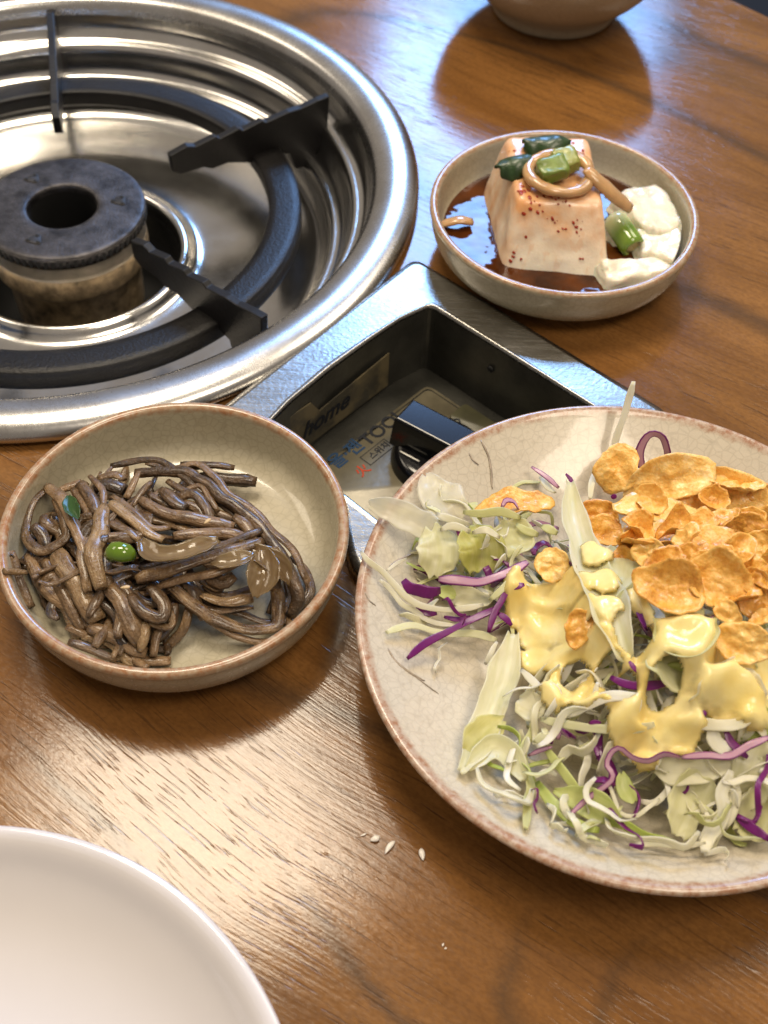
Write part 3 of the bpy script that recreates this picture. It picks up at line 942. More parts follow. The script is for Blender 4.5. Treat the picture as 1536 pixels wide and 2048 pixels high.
for pts, wd in (([(962, 880), (972, 900), (981, 930), (985, 978)], 0.0008), ([(938, 905), (946, 920), (958, 930)], 0.0005), ([(775, 1296), (795, 1325), (830, 1352), (850, 1362)], 0.0007), ([(830, 1352), (860, 1375), (878, 1388)], 0.0005),
                ([(778, 1132), (800, 1118), (830, 1105), (850, 1101)], 0.0007), ([(730, 1185), (738, 1200), (752, 1212)], 0.0005)):
    P = [plate_pt(*p) - SALAD_ for p, SALAD_ in ((q, np.array([SALAD[0], SALAD[1], 0])) for q in pts)]
    vv, ff = tube(P, wd, 0.25, n=20, m=6, rough=0.3, taper=(0.3, 0.3), seed=wd * 1e4)[:2]
    mo('brush_stroke', vv, ff, M_BRUSH, plate)

# ------------------------------------------------------------------ seasoned stems in the near bowl
M_STEM = mat_stem('braised_stem', (0.052, 0.029, 0.013), (0.150, 0.088, 0.043), (0.28, 0.175, 0.090))
M_STEMD = mat_stem('dark_braised_stem', (0.030, 0.017, 0.008), (0.098, 0.056, 0.026), (0.210, 0.128, 0.062))
M_STEMP = mat_stem('pale_braised_stem', (0.085, 0.047, 0.020), (0.205, 0.126, 0.060), (0.36, 0.245, 0.130), 0.28, 0.2)
M_ONION = mat_leaf('braised_onion', (0.20, 0.12, 0.05), (0.40, 0.30, 0.17), 0.10, 0.25, 0.34, 0.25, 0.9)
M_GREEN = simple('green_chilli_skin', (0.11, 0.20, 0.010), 0.12, 0.0, 0.3, 90, Coat_Weight=0.6, Coat_Roughness=0.05)
M_SESAME = simple('sesame_seed', (0.58, 0.42, 0.23), 0.35, 0.0, 0.2, 300)


def bowl_in_z(r):
    P = chaikin(b_lip + b_in, 2)
    o_ = np.argsort(P[:, 0])
    return float(np.interp(r, P[o_, 0], P[o_, 1]))


def keep_in_bowl(P, ctr, w_):
    P = np.array(P, float)
    for p in P:
        d = p[:2] - ctr
        r = np.hypot(*d)
        if r > 0.054:
            pass
        z0 = bowl_in_z(min(r, 0.0575)) + w_ * 0.42
        if r < 0.0575 and p[2] < z0:
            p[2] = z0
        if r >= 0.0575:
            p[2] = max(p[2], 0.0275 + w_ * 0.4)
    return P


def part_of(c, m_, what):
    dx, dy = c[0] - m_[0], c[1] - m_[1]
    if math.hypot(dx, dy) < 0.016: return 'in the middle of the ' + what
    if abs(dx) > abs(dy): return ('at the right side of the ' if dx > 0 else 'at the left side of the ') + what
    return ('at the far side of the ' if dy > 0 else 'at the near side of the ') + what


def stem(pts, wpx, mat, label, group=None, flat=0.6, ridge=0.05, name='stem', seed=0, zz=None, tw=(0, 0), rough=0.12, cat='seasoned stem'):
    P = [at(*Z5(x, y), z * 1e-3) for x, y, z in pts]
    wd = wpx / 2.1333 / FPX * 0.45
    P = keep_in_bowl(P, NAMUL, wd)
    vv, ff, l3, ee = tube(P, wd, flat, ridge=ridge, seed=seed, tw=tw, rough=rough)
    o = mo(name, vv, ff, mat, center=True, attrs={'loc3': ('FLOAT_VECTOR', l3)})
    return tag(o, label, cat, group)


G1 = 'seasoned stems in the near bowl'
HS = [
 ([(575,335,21),(700,325,23),(800,332,25),(880,375,26),(950,440,26),(1050,510,25),(1130,590,24),(1200,690,22),(1250,790,19),(1272,870,15),(1240,950,10)], 60, 'S', 'long dark stem arching along the right edge of the stem heap', .7),
 ([(770,302,17),(900,298,18),(1000,312,17)], 46, 'D', 'short straight dark stem at the top of the stem heap', .7),
 ([(850,348,14),(980,360,14),(1095,372,13)], 62, 'D', 'thick dark cut stem pointing right on bare bowl glaze', .8),
 ([(225,392,19),(150,450,20),(112,550,20),(120,625,21),(170,668,22),(230,645,23),(285,600,24),(270,520,25),(235,440,24)], 48, 'P', 'flat brown stem curled into a loop at the left', .45),
 ([(120,680,18),(165,780,18),(230,860,17),(330,930,15),(390,985,12)], 64, 'S', 'curved brown stem sweeping down the left of the heap', .6),
 ([(240,670,22),(310,780,22),(370,870,20),(415,965,17)], 95, 'P', 'broad light brown stem with a wet highlight', .5),
 ([(440,470,27),(430,570,29),(400,660,30),(410,740,29),(432,825,27)], 78, 'P', 'pale brown stem with a rounded end hanging in the middle', .55),
 ([(350,375,24),(385,440,26),(415,510,27)], 62, 'S', 'short ridged stem standing at the top left of the heap', .7),
 ([(470,465,27),(560,530,28),(640,590,28),(700,620,27)], 56, 'P', 'light stem lying diagonally above the green chilli piece', .6),
 ([(580,785,27),(700,752,29),(850,705,30),(1000,660,29),(1120,622,27)], 62, 'P', 'long light stem crossing the front of the heap', .6),
 ([(690,790,24),(770,850,22),(850,915,20),(960,970,17),(1080,1000,14),(1175,985,12),(1190,900,12),(1172,800,14)], 60, 'P', 'orange brown stem bent into a low loop at the right', .5),
 ([(380,990,16),(480,1030,15),(570,1080,13),(625,1105,11)], 66, 'S', 'striped stem lying at the bottom of the heap', .6),
 ([(480,1110,10),(600,1130,10),(730,1135,9)], 52, 'S', 'cut stem lying on the bowl floor at the front', .6),
 ([(290,1055,18),(370,1075,17),(440,1110,15),(500,1130,13)], 46, 'D', 'grey fuzzy stem resting against the front rim', .6),
 ([(625,970,20),(612,1030,18),(597,1095,15)], 42, 'P', 'small pale stem with a knobbed tip at the front', .7),
 ([(745,890,20),(725,980,16),(650,1065,11)], 48, 'S', 'thin stem bending down beside the bare bowl floor', .6),
 ([(470,820,24),(540,920,22),(570,1000,19),(600,1055,15)], 92, 'D', 'thick dark soft stem in the front of the heap', .6),
 ([(560,850,24),(615,920,24),(690,950,23),(700,890,24),(640,815,25)], 58, 'D', 'purplish dark stem bent double in the front', .6),
 ([(28,782,27),(110,760,24)], 42, 'P', 'short stem end poking over the left rim', .8),
 ([(55,690,22),(85,800,20),(135,905,16)], 44, 'D', 'dark stem along the left wall of the bowl', .6),
 ([(600,445,26),(640,470,27),(720,510,27),(850,530,27),(1000,565,26)], 62, 'S', 'grooved stem lying level across the heap top', .6),
 ([(760,440,26),(820,420,27),(880,480,27),(900,540,26)], 50, 'D', 'dark bent stem under the arching long stem', .6),
 ([(860,850,20),(950,885,19),(1080,868,18)], 54, 'P', 'pale translucent stem piece low at the right', .4),
 ([(200,385,22),(260,440,25),(300,520,27),(350,630,27),(372,705,26)], 58, 'S', 'stem running down beside the curled loop', .6),
 ([(250,412,20),(350,372,21)], 42, 'S', 'short stem tip at the upper left rim side', .7),
 ([(400,405,22),(460,380,23),(530,405,23)], 72, 'D', 'dark leafy stem tuft at the heap top', .5),
 ([(560,480,25),(615,400,26),(645,370,26)], 36, 'D', 'thin grey stem slanting up at the top', .7),
 ([(690,405,25),(740,450,27),(800,485,27)], 64, 'D', 'fuzzy dark fern tip in the upper middle', .6),
 ([(460,545,27),(540,580,28),(600,625,28)], 50, 'P', 'light stem ending next to the green chilli piece', .6),
 ([(340,640,26),(380,560,28),(440,560,29)], 56, 'S', 'stem bent round the pale hanging stem', .6),
 ([(1240,690,12),(1305,750,12),(1330,830,12),(1290,900,11)], 36, 'P', 'olive thin stem looping at the right wall', .5),
 ([(740,600,27),(850,590,27),(960,590,26),(1060,620,25)], 58, 'S', 'stem in the centre right of the heap', .6),
 ([(1000,520,25),(1050,560,25),(1090,640,24)], 50, 'D', 'dark stem inside the curve of the long stem', .6),
 ([(870,760,23),(950,800,22),(1000,770,23)], 70, 'S', 'ragged stem scrap behind the low loop', .5),
 ([(190,700,20),(260,830,19),(330,960,16),(360,1010,13)], 50, 'D', 'dark stem under the broad light stem', .6),
 ([(140,560,22),(180,600,21),(200,660,20)], 60, 'D', 'dark stem seen through the curled loop', .6),
]
MM = {'S': M_STEM, 'D': M_STEMD, 'P': M_STEMP}
for i, (pts, wp, mk, lb, fl_) in enumerate(HS):
    stem([(x, y, 7 + (z - 7) * 0.88) for x, y, z in pts], wp * 0.88, MM[mk], lb, G1, fl_, seed=i + 1, tw=(random.uniform(-.3, .3), random.uniform(-.5, .5)), ridge=random.choice((0.04, 0.07, 0.1)))
# strands lying alongside, in loose parallel bundles
rb = random.Random(17)
for i, (pts, wp, mk, lb, fl_) in enumerate(HS):
    if len(pts) < 3 or i in (1, 2, 3): continue
    P0 = np.array(pts, float)
    t = P0[-1, :2] - P0[0, :2]
    nrm = np.array([-t[1], t[0]]) / (np.linalg.norm(t) + 1e-6)
    for sgn in (-1, 1):
        off = sgn * rb.uniform(34, 58)
        P1 = P0.copy()
        P1[:, :2] += nrm * off + np.array([rb.gauss(0, 9) for _ in range(2 * len(P0))]).reshape(-1, 2) + t * rb.uniform(-0.12, 0.12)
        P1[:, 2] -= rb.uniform(1.5, 4.5)
        P1[:, 2] = 7 + (P1[:, 2] - 7) * 0.88
        c_ = at(*Z5(*P1[len(P1) // 2, :2]), 0.015)
        ends = [np.hypot(*(at(*Z5(*q[:2]), q[2] * 1e-3)[:2] - NAMUL)) for q in P1]
        if max(ends) > 0.053: continue
        mk2 = rb.choice('SSDP')
        stem([tuple(q) for q in P1], rb.uniform(30, 46), MM[mk2], '%s strand lying alongside the %s' % ({'S': 'slim brown', 'D': 'slim dark', 'P': 'slim light'}[mk2], ' '.join(lb.split()[:9])), 'slim strands in the stem heap', rb.uniform(.45, .7), seed=200 + i * 2 + sgn, tw=(0, rb.uniform(-.6, .6)), ridge=0.06)
# lower, half hidden layer of the tangle
rs = random.Random(3)
hc = at(*Z5(560, 720), 0.012)
for i in range(75):
    a = rs.uniform(0, 2 * math.pi)
    rr = math.sqrt(rs.random())
    c = np.array([hc[0] - 0.004 + 0.042 * rr * math.cos(a), hc[1] + 0.028 * rr * math.sin(a)])
    if (c[0] > NAMUL[0] + 0.006 and c[1] < NAMUL[1] - 0.006) or c[0] > NAMUL[0] + 0.030:
        continue
    hd = rs.uniform(0, math.pi)
    ln = rs.uniform(0.024, 0.060)
    k = rs.uniform(-38, 38)
    top = 0.0105 + 0.0120 * (1 - rr ** 2)
    z0 = rs.uniform(0.008, top) if i % 4 else rs.uniform(top * 0.8, top)
    P = []
    for s in np.linspace(-ln / 2, ln / 2, 6):
        h = hd + k * s
        P.append(np.array([c[0] + s * math.cos(h), c[1] + s * math.sin(h), z0 + rs.uniform(-0.002, 0.002)]))
    P = np.array(P)
    q = P[:, :2] - NAMUL
    r_ = np.hypot(q[:, 0], q[:, 1])
    sc_ = np.minimum(1, 0.050 / np.maximum(r_, 1e-6))
    P[:, :2] = NAMUL + q * sc_[:, None]
    wd = rs.uniform(0.0024, 0.0042) if i % 7 else rs.uniform(0.0014, 0.0024)
    P = keep_in_bowl(P, NAMUL, wd)
    vv, ff, l3, ee = tube(P, wd, rs.uniform(0.35, 0.65), seed=100 + i, ridge=0.07, tw=(0, rs.uniform(-1, 1)), m=10, taper=(rs.uniform(.35, .8), rs.uniform(.35, .8)))
    dk = rs.random() < 0.45
    o = mo('stem', vv, ff, M_STEMD if dk else M_STEM, center=True, attrs={'loc3': ('FLOAT_VECTOR', l3)})
    tag(o, '%s %s stem half buried %s' % ('thin' if wd < 0.0026 else 'thick' if wd > 0.0036 else 'middling', 'dark' if dk else 'brown', part_of(c, hc, 'stem heap')), 'seasoned stem', 'stems buried in the stem heap')
# soft torn skins between the stems
M_SKIN = mat_stem('braised_stem_skin', (0.030, 0.017, 0.009), (0.105, 0.060, 0.030), (0.24, 0.155, 0.085), 0.3, 0.2)
for i in range(26):
    a, rr = rs.uniform(0, 2 * math.pi), math.sqrt(rs.random()) * 0.9
    c = np.array([hc[0] - 0.004 + 0.040 * rr * math.cos(a), hc[1] + 0.026 * rr * math.sin(a)])
    if c[0] > NAMUL[0] + 0.008 and c[1] < NAMUL[1] - 0.008:
        continue
    hd, ln = rs.uniform(0, math.pi), rs.uniform(0.008, 0.018)
    z0 = 0.0115 + 0.0145 * (1 - rr ** 2) + rs.uniform(-0.002, 0.0015)
    P = [(c[0] + q * math.cos(hd), c[1] + q * math.sin(hd), z0 + rs.uniform(-0.001, 0.001)) for q in np.linspace(-ln / 2, ln / 2, 4)]
    P = keep_in_bowl(P, NAMUL, 0.004)
    w_ = rs.uniform(0.003, 0.008)
    vv, ff, l3, ee = sheet(P, [w_ * rs.uniform(.4, 1) for _ in P], 0.0009, 0.28, rs.uniform(-.6, .6), seed=900 + i, nu=20, nv=10, tw=(rs.uniform(-.6, .6), rs.uniform(-.6, .6)))
    o = mo('stem_skin', vv, ff, M_SKIN, center=True, attrs={'loc3': ('FLOAT_VECTOR', l3)})
    tag(o, 'small torn scrap of brown stem skin %s' % part_of(c, hc, 'stem heap'), 'seasoned stem', 'torn stem skins in the stem heap')
# translucent onion slices
for i, (pts, wd, lb) in enumerate((([(600, 625, 29), (660, 680, 31), (760, 680, 32), (860, 650, 32), (935, 625, 31)], 88, 'glossy translucent onion slice on top of the stem heap'),
                                   ([(1010, 630, 26), (1130, 700, 25), (1200, 745, 22), (1240, 810, 18)], 95, 'pale onion slice tucked under the long arching stem'),
                                   ([(900, 720, 27), (1000, 705, 28), (1080, 680, 27)], 80, 'yellowish onion slice under the long light stem'),
                                   ([(1120, 660, 27), (1125, 760, 26), (1090, 860, 22)], 130, 'broad brown translucent skin folded at the right of the heap'))):
    P = [at(*Z5(x, y), z * 1e-3) for x, y, z in pts]
    w_ = wd / 2.1333 / FPX * 0.45
    vv, ff, l3, ee = sheet(P, [w_ * 0.6] + [w_] * (len(P) - 2) + [w_ * 0.5], 0.0008, 0.1, 0.5, seed=i + 40)
    tag(mo('onion_slice', vv, ff, M_ONION, center=True, attrs={'loc3': ('FLOAT_VECTOR', l3)}), lb, 'onion')
# green chilli piece and scallion shred
vv, ff, l3, ee = tube([at(*Z5(462, 690), 0.028), at(*Z5(490, 668), 0.030), at(*Z5(530, 672), 0.0305), at(*Z5(575, 690), 0.028)], 0.0078, 0.8, m=16, taper=(0.6, 0.45), rough=0.02, seed=61)
tag(mo('green_chilli_piece', vv, ff, M_GREEN, center=True), 'bright green chilli piece in the middle of the stem heap', 'chilli')
vv, ff, l3, ee = sheet([at(*Z5(290, 425), 0.027), at(*Z5(305, 480), 0.0285), at(*Z5(335, 530), 0.0285)], [0.002, 0.0055, 0.002], 0.0004, 0.2, 0.4, seed=62)
M_SCALD = mat_leaf('dark_scallion_leaf', (0.030, 0.075, 0.018), (0.055, 0.125, 0.030), 0.25, 0.15)
tag(mo('scallion_shred', vv, ff, M_SCALD, center=True, attrs={'loc3': ('FLOAT_VECTOR', l3)}), 'dark green scallion shred at the left of the stem heap', 'scallion')


def seed_mesh(c, L, W_, ang, tilt=0.0, name='sesame_seed', mat=None, kidney=0.0):
    P, rad = [], []
    n, m_ = 9, 8
    V, F = [], []
    for i in range(n):
        u = i / (n - 1)
        r = W_ / 2 * math.sin(math.pi * u) ** 0.6 * (0.55 + 0.45 * u) if 0 < i < n - 1 else W_ * 0.04
        for j in range(m_):
            th = 2 * math.pi * j / m_
            x = (u - 0.5) * L
            V.append((x, r * math.cos(th) + kidney * L * (0.25 - (u - 0.5) ** 2), r * 0.6 * math.sin(th)))
    for i in range(n - 1):
        for j in range(m_):
            F.append((i * m_ + j, i * m_ + (j + 1) % m_, (i + 1) * m_ + (j + 1) % m_, (i + 1) * m_ + j))
    F += [tuple(range(m_))[::-1], tuple((n - 1) * m_ + j for j in range(m_))]
    V = np.array(V)
    ca, sa = math.cos(ang), math.sin(ang)
    W2 = np.c_[V[:, 0] * ca - V[:, 1] * sa, V[:, 0] * sa + V[:, 1] * ca, V[:, 2] + tilt * V[:, 0]] + np.array(c)
    return mo(name, W2, F, mat or M_SESAME, center=True)


for i, (x, y, z, ang, lb) in enumerate(((535, 820, 31, 0.2, 'sesame seed on the dark front stem of the heap'), (515, 375, 10, 0.3, 'sesame seed on the bowl floor above the heap, leftmost'), (560, 415, 9, 0.8, 'sesame seed on the bowl floor below its neighbour seed'),
                                      (782, 376, 9, 0.4, 'sesame seed on the bowl floor under the top dark stem'), (885, 538, 31, 0.9, 'sesame seed on the stems at the heap centre'))):
    o = seed_mesh(at(*Z5(x, y), z * 1e-3), 0.0034, 0.002, ang)
    tag(o, lb, 'sesame seed', 'sesame seeds among the stems')

# ------------------------------------------------------------------ tofu in soy sauce
def warp_box(B, Tt, n=14, amp=0.0007, seed=0, rnd=0.06):
    """eight corners (4 bottom, 4 top, counter-clockwise) filled with a rounded, slightly uneven block"""
    B, Tt = np.array(B, float), np.array(Tt, float)
    def pos(u, v, w_):
        # soft rounding of edges
        q = np.array([u, v, w_]) * 2 - 1
        k = np.abs(q) ** 14
        s = 1 - rnd * (np.sort(k)[1] * 0.55 + np.sort(k)[0] * 0.3)
        q *= s
        u, v, w_ = (q + 1) / 2
        b = (1 - u) * (1 - v) * B[0] + u * (1 - v) * B[1] + u * v * B[2] + (1 - u) * v * B[3]
        t = (1 - u) * (1 - v) * Tt[0] + u * (1 - v) * Tt[1] + u * v * Tt[2] + (1 - u) * v * Tt[3]
        p = b * (1 - w_) + t * w_
        return p + np.array(mnoise.noise_vector(Vector(p * 130) + Vector((seed, 0, 0)))) * amp + np.array(mnoise.noise_vector(Vector(p * 420) + Vector((seed, 0, 0)))) * amp * 0.35
    V, F, ix = [], [], {}
    def vid(i, j, k):
        if (i, j, k) not in ix:
            ix[(i, j, k)] = len(V)
            V.append(pos(i / n, j / n, k / n))
        return ix[(i, j, k)]
    for a in range(n):
        for b in range(n):
            F.append((vid(a, b, 0), vid(a, b + 1, 0), vid(a + 1, b + 1, 0), vid(a + 1, b, 0)))
            F.append((vid(a, b, n), vid(a + 1, b, n), vid(a + 1, b + 1, n), vid(a, b + 1, n)))
            F.append((vid(a, 0, b), vid(a + 1, 0, b), vid(a + 1, 0, b + 1), vid(a, 0, b + 1)))
            F.append((vid(a, n, b), vid(a, n, b + 1), vid(a + 1, n, b + 1), vid(a + 1, n, b)))
            F.append((vid(0, a, b), vid(0, a, b + 1), vid(0, a + 1, b + 1), vid(0, a + 1, b)))
            F.append((vid(n, a, b), vid(n, a + 1, b), vid(n, a + 1, b + 1), vid(n, a, b + 1)))
    return np.array(V), F


T0 = np.array([TOFU[0], TOFU[1], 0])
M_TOFU = mat_tofu()
tz = 0.041
tofuB = [T0 + (-0.0275, -0.0285, 0.0066), T0 + (0.0225, -0.0325, 0.0066), T0 + (0.0205, 0.033, 0.0066), T0 + (-0.0375, 0.031, 0.0066)]
tofuT = [T0 + (-0.0240, -0.0095, tz), T0 + (0.0150, -0.0085, tz - 0.001), T0 + (0.0110, 0.036, tz), T0 + (-0.0275, 0.034, tz)]
tofuT[0] += (0.0005, -0.003, -0.002)
tofuT[1] += (0.000, -0.003, -0.002)
vv, ff = warp_box(tofuB, tofuT, 26, 0.0006, 1, 0.08)
tofu = mo('tofu_block', vv, ff, M_TOFU, center=True)
tag(tofu, 'tall block of white tofu streaked with orange sauce', 'tofu')
M_CURD = simple('soft_tofu_curd', (0.84, 0.78, 0.62), 0.25, 0.0, 0.2, 120, 0.4, Subsurface_Weight=0.3, Subsurface_Scale=0.004, Coat_Weight=0.4, Coat_Roughness=0.12)


def curd(px, py, z, sx, sy, sz, rot, seed, label):
    c = at(px, py, z)
    ca, sa = math.cos(rot), math.sin(rot)
    B_, T_ = [], []
    for (x, y) in ((-1, -1), (1, -1), (1, 1), (-1, 1)):
        for L_, h, s in ((B_, -sz / 2, 1.08), (T_, sz / 2, 0.85)):
            X, Y = x * sx / 2 * s, y * sy / 2 * s
            L_.append(c + (X * ca - Y * sa, X * sa + Y * ca, h + 0.18 * sz * math.sin(seed * 3 + x * 2 + y)))
    vv, ff = warp_box(B_, T_, 16, 0.0017, seed, 0.14)
    for q in vv:
        r = np.hypot(*(q[:2] - TOFU))
        if r > 0.0545:
            q[:2] = TOFU + (q[:2] - TOFU) * 0.0545 / r
        q[2] = max(q[2], bowl_in_z(min(r, 0.0545)) + 0.0004)
    return tag(mo('tofu_piece', vv, ff, M_CURD, center=True), label, 'tofu', 'broken tofu pieces in the soy sauce bowl')


curd(1325, 435, 0.014, 0.040, 0.036, 0.016, 0.4, 5, 'broken white tofu lump against the right side of the bowl')
curd(1285, 400, 0.020, 0.016, 0.010, 0.006, 0.2, 9, 'thin tofu flake on top of the broken lump')
curd(1345, 500, 0.013, 0.032, 0.024, 0.011, 0.9, 6, 'tofu piece between the lump and the front rim')
curd(1270, 548, 0.013, 0.036, 0.014, 0.010, 0.25, 7, 'flat tofu slice by the front rim beside the block')
curd(1240, 470, 0.012, 0.016, 0.012, 0.009, 0.5, 12, 'small tofu crumb behind the round scallion slice')
curd(1310, 500, 0.013, 0.020, 0.020, 0.010, 0.1, 14, 'soft tofu piece below the big lump at right')
curd(1375, 460, 0.016, 0.012, 0.022, 0.010, 0.3, 15, 'thin tofu piece leaning on the right wall of the bowl')
# sauce pool
k = NT('soy_sauce')
k.p(Base_Color=k.ramp(k.noise(k.obj(), 60, 2, 0.5), [(0.35, (0.030, 0.008, 0.002)), (0.68, (0.105, 0.030, 0.006))]), Roughness=0.05, IOR=1.40)
k.p(Normal=k.bump(k.noise(k.obj(), 70, 2, 0.5), 0.35, 0.003))
vv, ff = lathe([(0.0549, 0.0118), (0.0500, 0.0117), (0.0300, 0.0116), (0.0001, 0.0116)], 96)
vv[:, :2] += TOFU
tag(mo('soy_sauce', vv, ff, k.m, center=True), 'dark reddish soy sauce pool around the tofu', 'sauce')

# chilli flakes and minced garlic stuck to the tofu
bv_t = BVHTree.FromPolygons([tuple(a) for a in (np.array([v.co for v in tofu.data.vertices]) + np.array(tofu.location))], [tuple(p.vertices) for p in tofu.data.polygons])


def tofu_hit(px, py, lift=0.0):
    h = bv_t.ray_cast(Vector(CAM), Vector(ray(px, py)))
    if h[0] is None:
        return None, None
    return np.array(h[0]) + np.array(h[1]) * lift, np.array(h[1])


rs = random.Random(11)
V, F = [], []
spots = [(1036, 382), (1048, 378), (1080, 416), (1098, 424), (1105, 440), (1057, 478), (1160, 445), (1163, 462), (1176, 325), (1136, 276), (1148, 285), (1036, 518), (1146, 553), (1128, 405), (1066, 400), (1150, 440), (1110, 400), (1168, 300), (1165, 522), (1025, 300), (1120, 460), (1090, 395), (1185, 350), (1060, 420)]
for s in spots:
    for _ in range(rs.choice((1, 2, 3, 5))):
        p, nn_ = tofu_hit(s[0] + rs.gauss(0, 7), s[1] + rs.gauss(0, 6), 0.0002)
        if p is None: continue
        sz = rs.uniform(0.0003, 0.0014)
        t1 = np.cross(nn_, (rs.random(), rs.random(), 0.3)); t1 /= np.linalg.norm(t1); t2 = np.cross(nn_, t1)
        b = len(V)
        kk = 6
        for j in range(kk):
            a = 2 * math.pi * j / kk
            r_ = sz * rs.uniform(0.6, 1.1)
            V.append(p + t1 * r_ * math.cos(a) + t2 * r_ * 0.7 * math.sin(a))
        V.append(p + nn_ * sz * 0.5)
        F += [(b + j, b + (j + 1) % kk, b + kk) for j in range(kk)]
cf = mo('chilli_flakes', np.array(V) - np.array(tofu.location), F, simple('red_chilli_flake', (0.42, 0.035, 0.008), 0.25, 0.0, 0.5, 400), tofu)
tag(cf, kind='stuff')


# scallion bits, onion ring and strip on the tofu
def ring_tube(c, axis, ro, ri, L, mats, name, label, cat, outer_c=None):
    axis = np.array(axis, float); axis /= np.linalg.norm(axis)
    e1 = np.cross(axis, (0.3, 0.2, 1)); e1 /= np.linalg.norm(e1); e2 = np.cross(axis, e1)
    P = chaikin([(ri, -L / 2), (ri * 1.02, L / 2 - 0.0002), ((ri + ro) / 2, L / 2 + 0.0002), (ro, L / 2 - 0.0003), (ro * 1.02, 0), (ro, -L / 2), (ri, -L / 2)], 1)
    V, F = lathe(P, 32, 0.06, ro * 1000)
    W = np.array(c) + V[:, :1] * e1 + V[:, 1:2] * e2 + V[:, 2:3] * axis
    return W, F


k = NT('scallion_stalk')
_r0 = k.attr('rad', 'Fac')
_cl = k.ramp(_r0, [(0.30, (0.48, 0.44, 0.20)), (0.62, (0.36, 0.40, 0.12)), (0.9, (0.15, 0.25, 0.025))])
_ax = k.attr('axi', 'Fac')
_cl = k.mix(k.ramp(_ax, [(0.0, 1.0), (0.55, 0.0)]), _cl, (0.62, 0.60, 0.34))
k.p(Base_Color=_cl, Roughness=0.15, Coat_Weight=0.5, Coat_Roughness=0.08, Subsurface_Weight=0.2, Subsurface_Scale=0.002)
M_SCAL = k.m


def scallion(c0, c1, ro, ri, label):
    c0, c1 = np.array(c0), np.array(c1)
    ax = c1 - c0
    L = np.linalg.norm(ax)
    W, F = ring_tube((c0 + c1) / 2, ax, ro, ri, L, None, '', '', '')
    a = ax / L
    rel = W - c0
    t = rel @ a
    rad = np.linalg.norm(rel - t[:, None] * a, axis=1) / ro
    o = mo('scallion_slice', W, F, M_SCAL, center=True, attrs={'rad': ('FLOAT', np.where((t > L * 0.985), rad, 1.0) * 0.999), 'axi': ('FLOAT', np.clip(t / L, 0, 1))})
    # pale core set back inside
    W2, F2 = ring_tube(c1 - a * 0.0006 - a * 0.0008, ax, ri * 1.01, 0.0001, 0.0016, None, '', '', '')
    mo('core', W2 - np.array(o.location), F2, simple('scallion_core', (0.52, 0.42, 0.20), 0.3), o)
    return tag(o, label, 'scallion', 'scallion pieces on the tofu')


scallion(at(1228, 438, 0.0185), at(1268, 497, 0.0150), 0.0058, 0.0034, 'round scallion slice with pale core beside the tofu block')


def bit(px, py, lift, L, W_, Tn, ang, mat, label, name='scallion_bit', seed=0, tip=0.0):
    p, n_ = tofu_hit(px, py)
    if p is None: p, n_ = at(px, py, 0.04), np.array([0, 0, 1.0])
    n_ = np.array([0.0, -0.25, 1.0]) + np.array([tip, 0, 0]); n_ /= np.linalg.norm(n_)
    t1 = np.array([math.cos(ang), math.sin(ang), 0]); t1 -= n_ * (t1 @ n_); t1 /= np.linalg.norm(t1)
    t2 = np.cross(n_, t1)
    c = p + n_ * (lift + Tn / 2)
    B_ = [c + t1 * a * L / 2 + t2 * b * W_ / 2 - n_ * Tn / 2 for a, b in ((-1, -1), (1, -1), (1, 1), (-1, 1))]
    T_ = [c + t1 * a * L / 2 * 0.9 + t2 * b * W_ / 2 * 0.9 + n_ * Tn / 2 for a, b in ((-1, -1), (1, -1), (1, 1), (-1, 1))]
    vv, ff = warp_box(B_, T_, 10, 0.0013, seed, 0.22)
    return tag(mo(name, vv, ff, mat, center=True), label, 'scallion', 'scallion pieces on the tofu')


M_DKG = simple('dark_green_scallion', (0.022, 0.062, 0.012), 0.3, 0.0, 0.6, 160, 0.6, Coat_Weight=0.3, Coat_Roughness=0.1)
M_LTG = simple('light_green_scallion', (0.36, 0.38, 0.09), 0.3, 0.0, 0.4, 160, 0.5, Coat_Weight=0.3, Coat_Roughness=0.06)
M_MDG = simple('mid_green_scallion', (0.19, 0.27, 0.04), 0.3, 0.0, 0.4, 160, 0.5, Coat_Weight=0.35, Coat_Roughness=0.06)
for (px, py, zz, dx, dy, wd_, lb, sd) in ((1034, 330, 0.0415, 0.0085, 0.0035, 0.0150, 'dark green scallion piece at the left end of the topping', 1), (1092, 288, 0.0440, 0.0105, 0.0010, 0.0140, 'dark green wrinkled scallion piece at the back of the tofu top', 2)):
    c = at(px, py, zz)
    P = [c + np.array([dx * q, dy * q, 0.0012 * (1 - q * q) + 0.0006 * math.sin(3 * q)]) for q in np.linspace(-1, 1, 5)]
    vv, ff, l3, ee = sheet(P, [wd_ * f_ for f_ in (0.7, 1.0, 1.0, 0.95, 0.75)], 0.0016, 0.09, -0.75, seed=sd + 31, nu=26, nv=14)
    tag(mo('scallion_bit', vv, ff, M_DKG, center=True), lb, 'scallion', 'scallion pieces on the tofu')
bit(1126, 338, 0.0030, 0.0125, 0.0125, 0.0060, 0.35, M_LTG, 'yellow green scallion cube on top of the tofu', seed=3)
bit(1100, 360, 0.0034, 0.0135, 0.0100, 0.0075, 0.45, M_MDG, 'glossy green scallion cube in front of the yellow one', seed=4)
M_ONS = simple('sauce_soaked_onion', (0.58, 0.34, 0.15), 0.18, 0.0, 0.3, 120, 0.2, Coat_Weight=0.5, Coat_Roughness=0.08, Subsurface_Weight=0.2, Subsurface_Scale=0.003)
cc = at(1118, 345, 0.0430)
P = [cc + np.array([0.0140 * math.cos(a), 0.0125 * math.sin(a), 0.0008 * math.sin(2 * a) + 0.0014 * math.sin(a)]) for a in np.linspace(0.1, 2 * math.pi + 0.0, 26)]
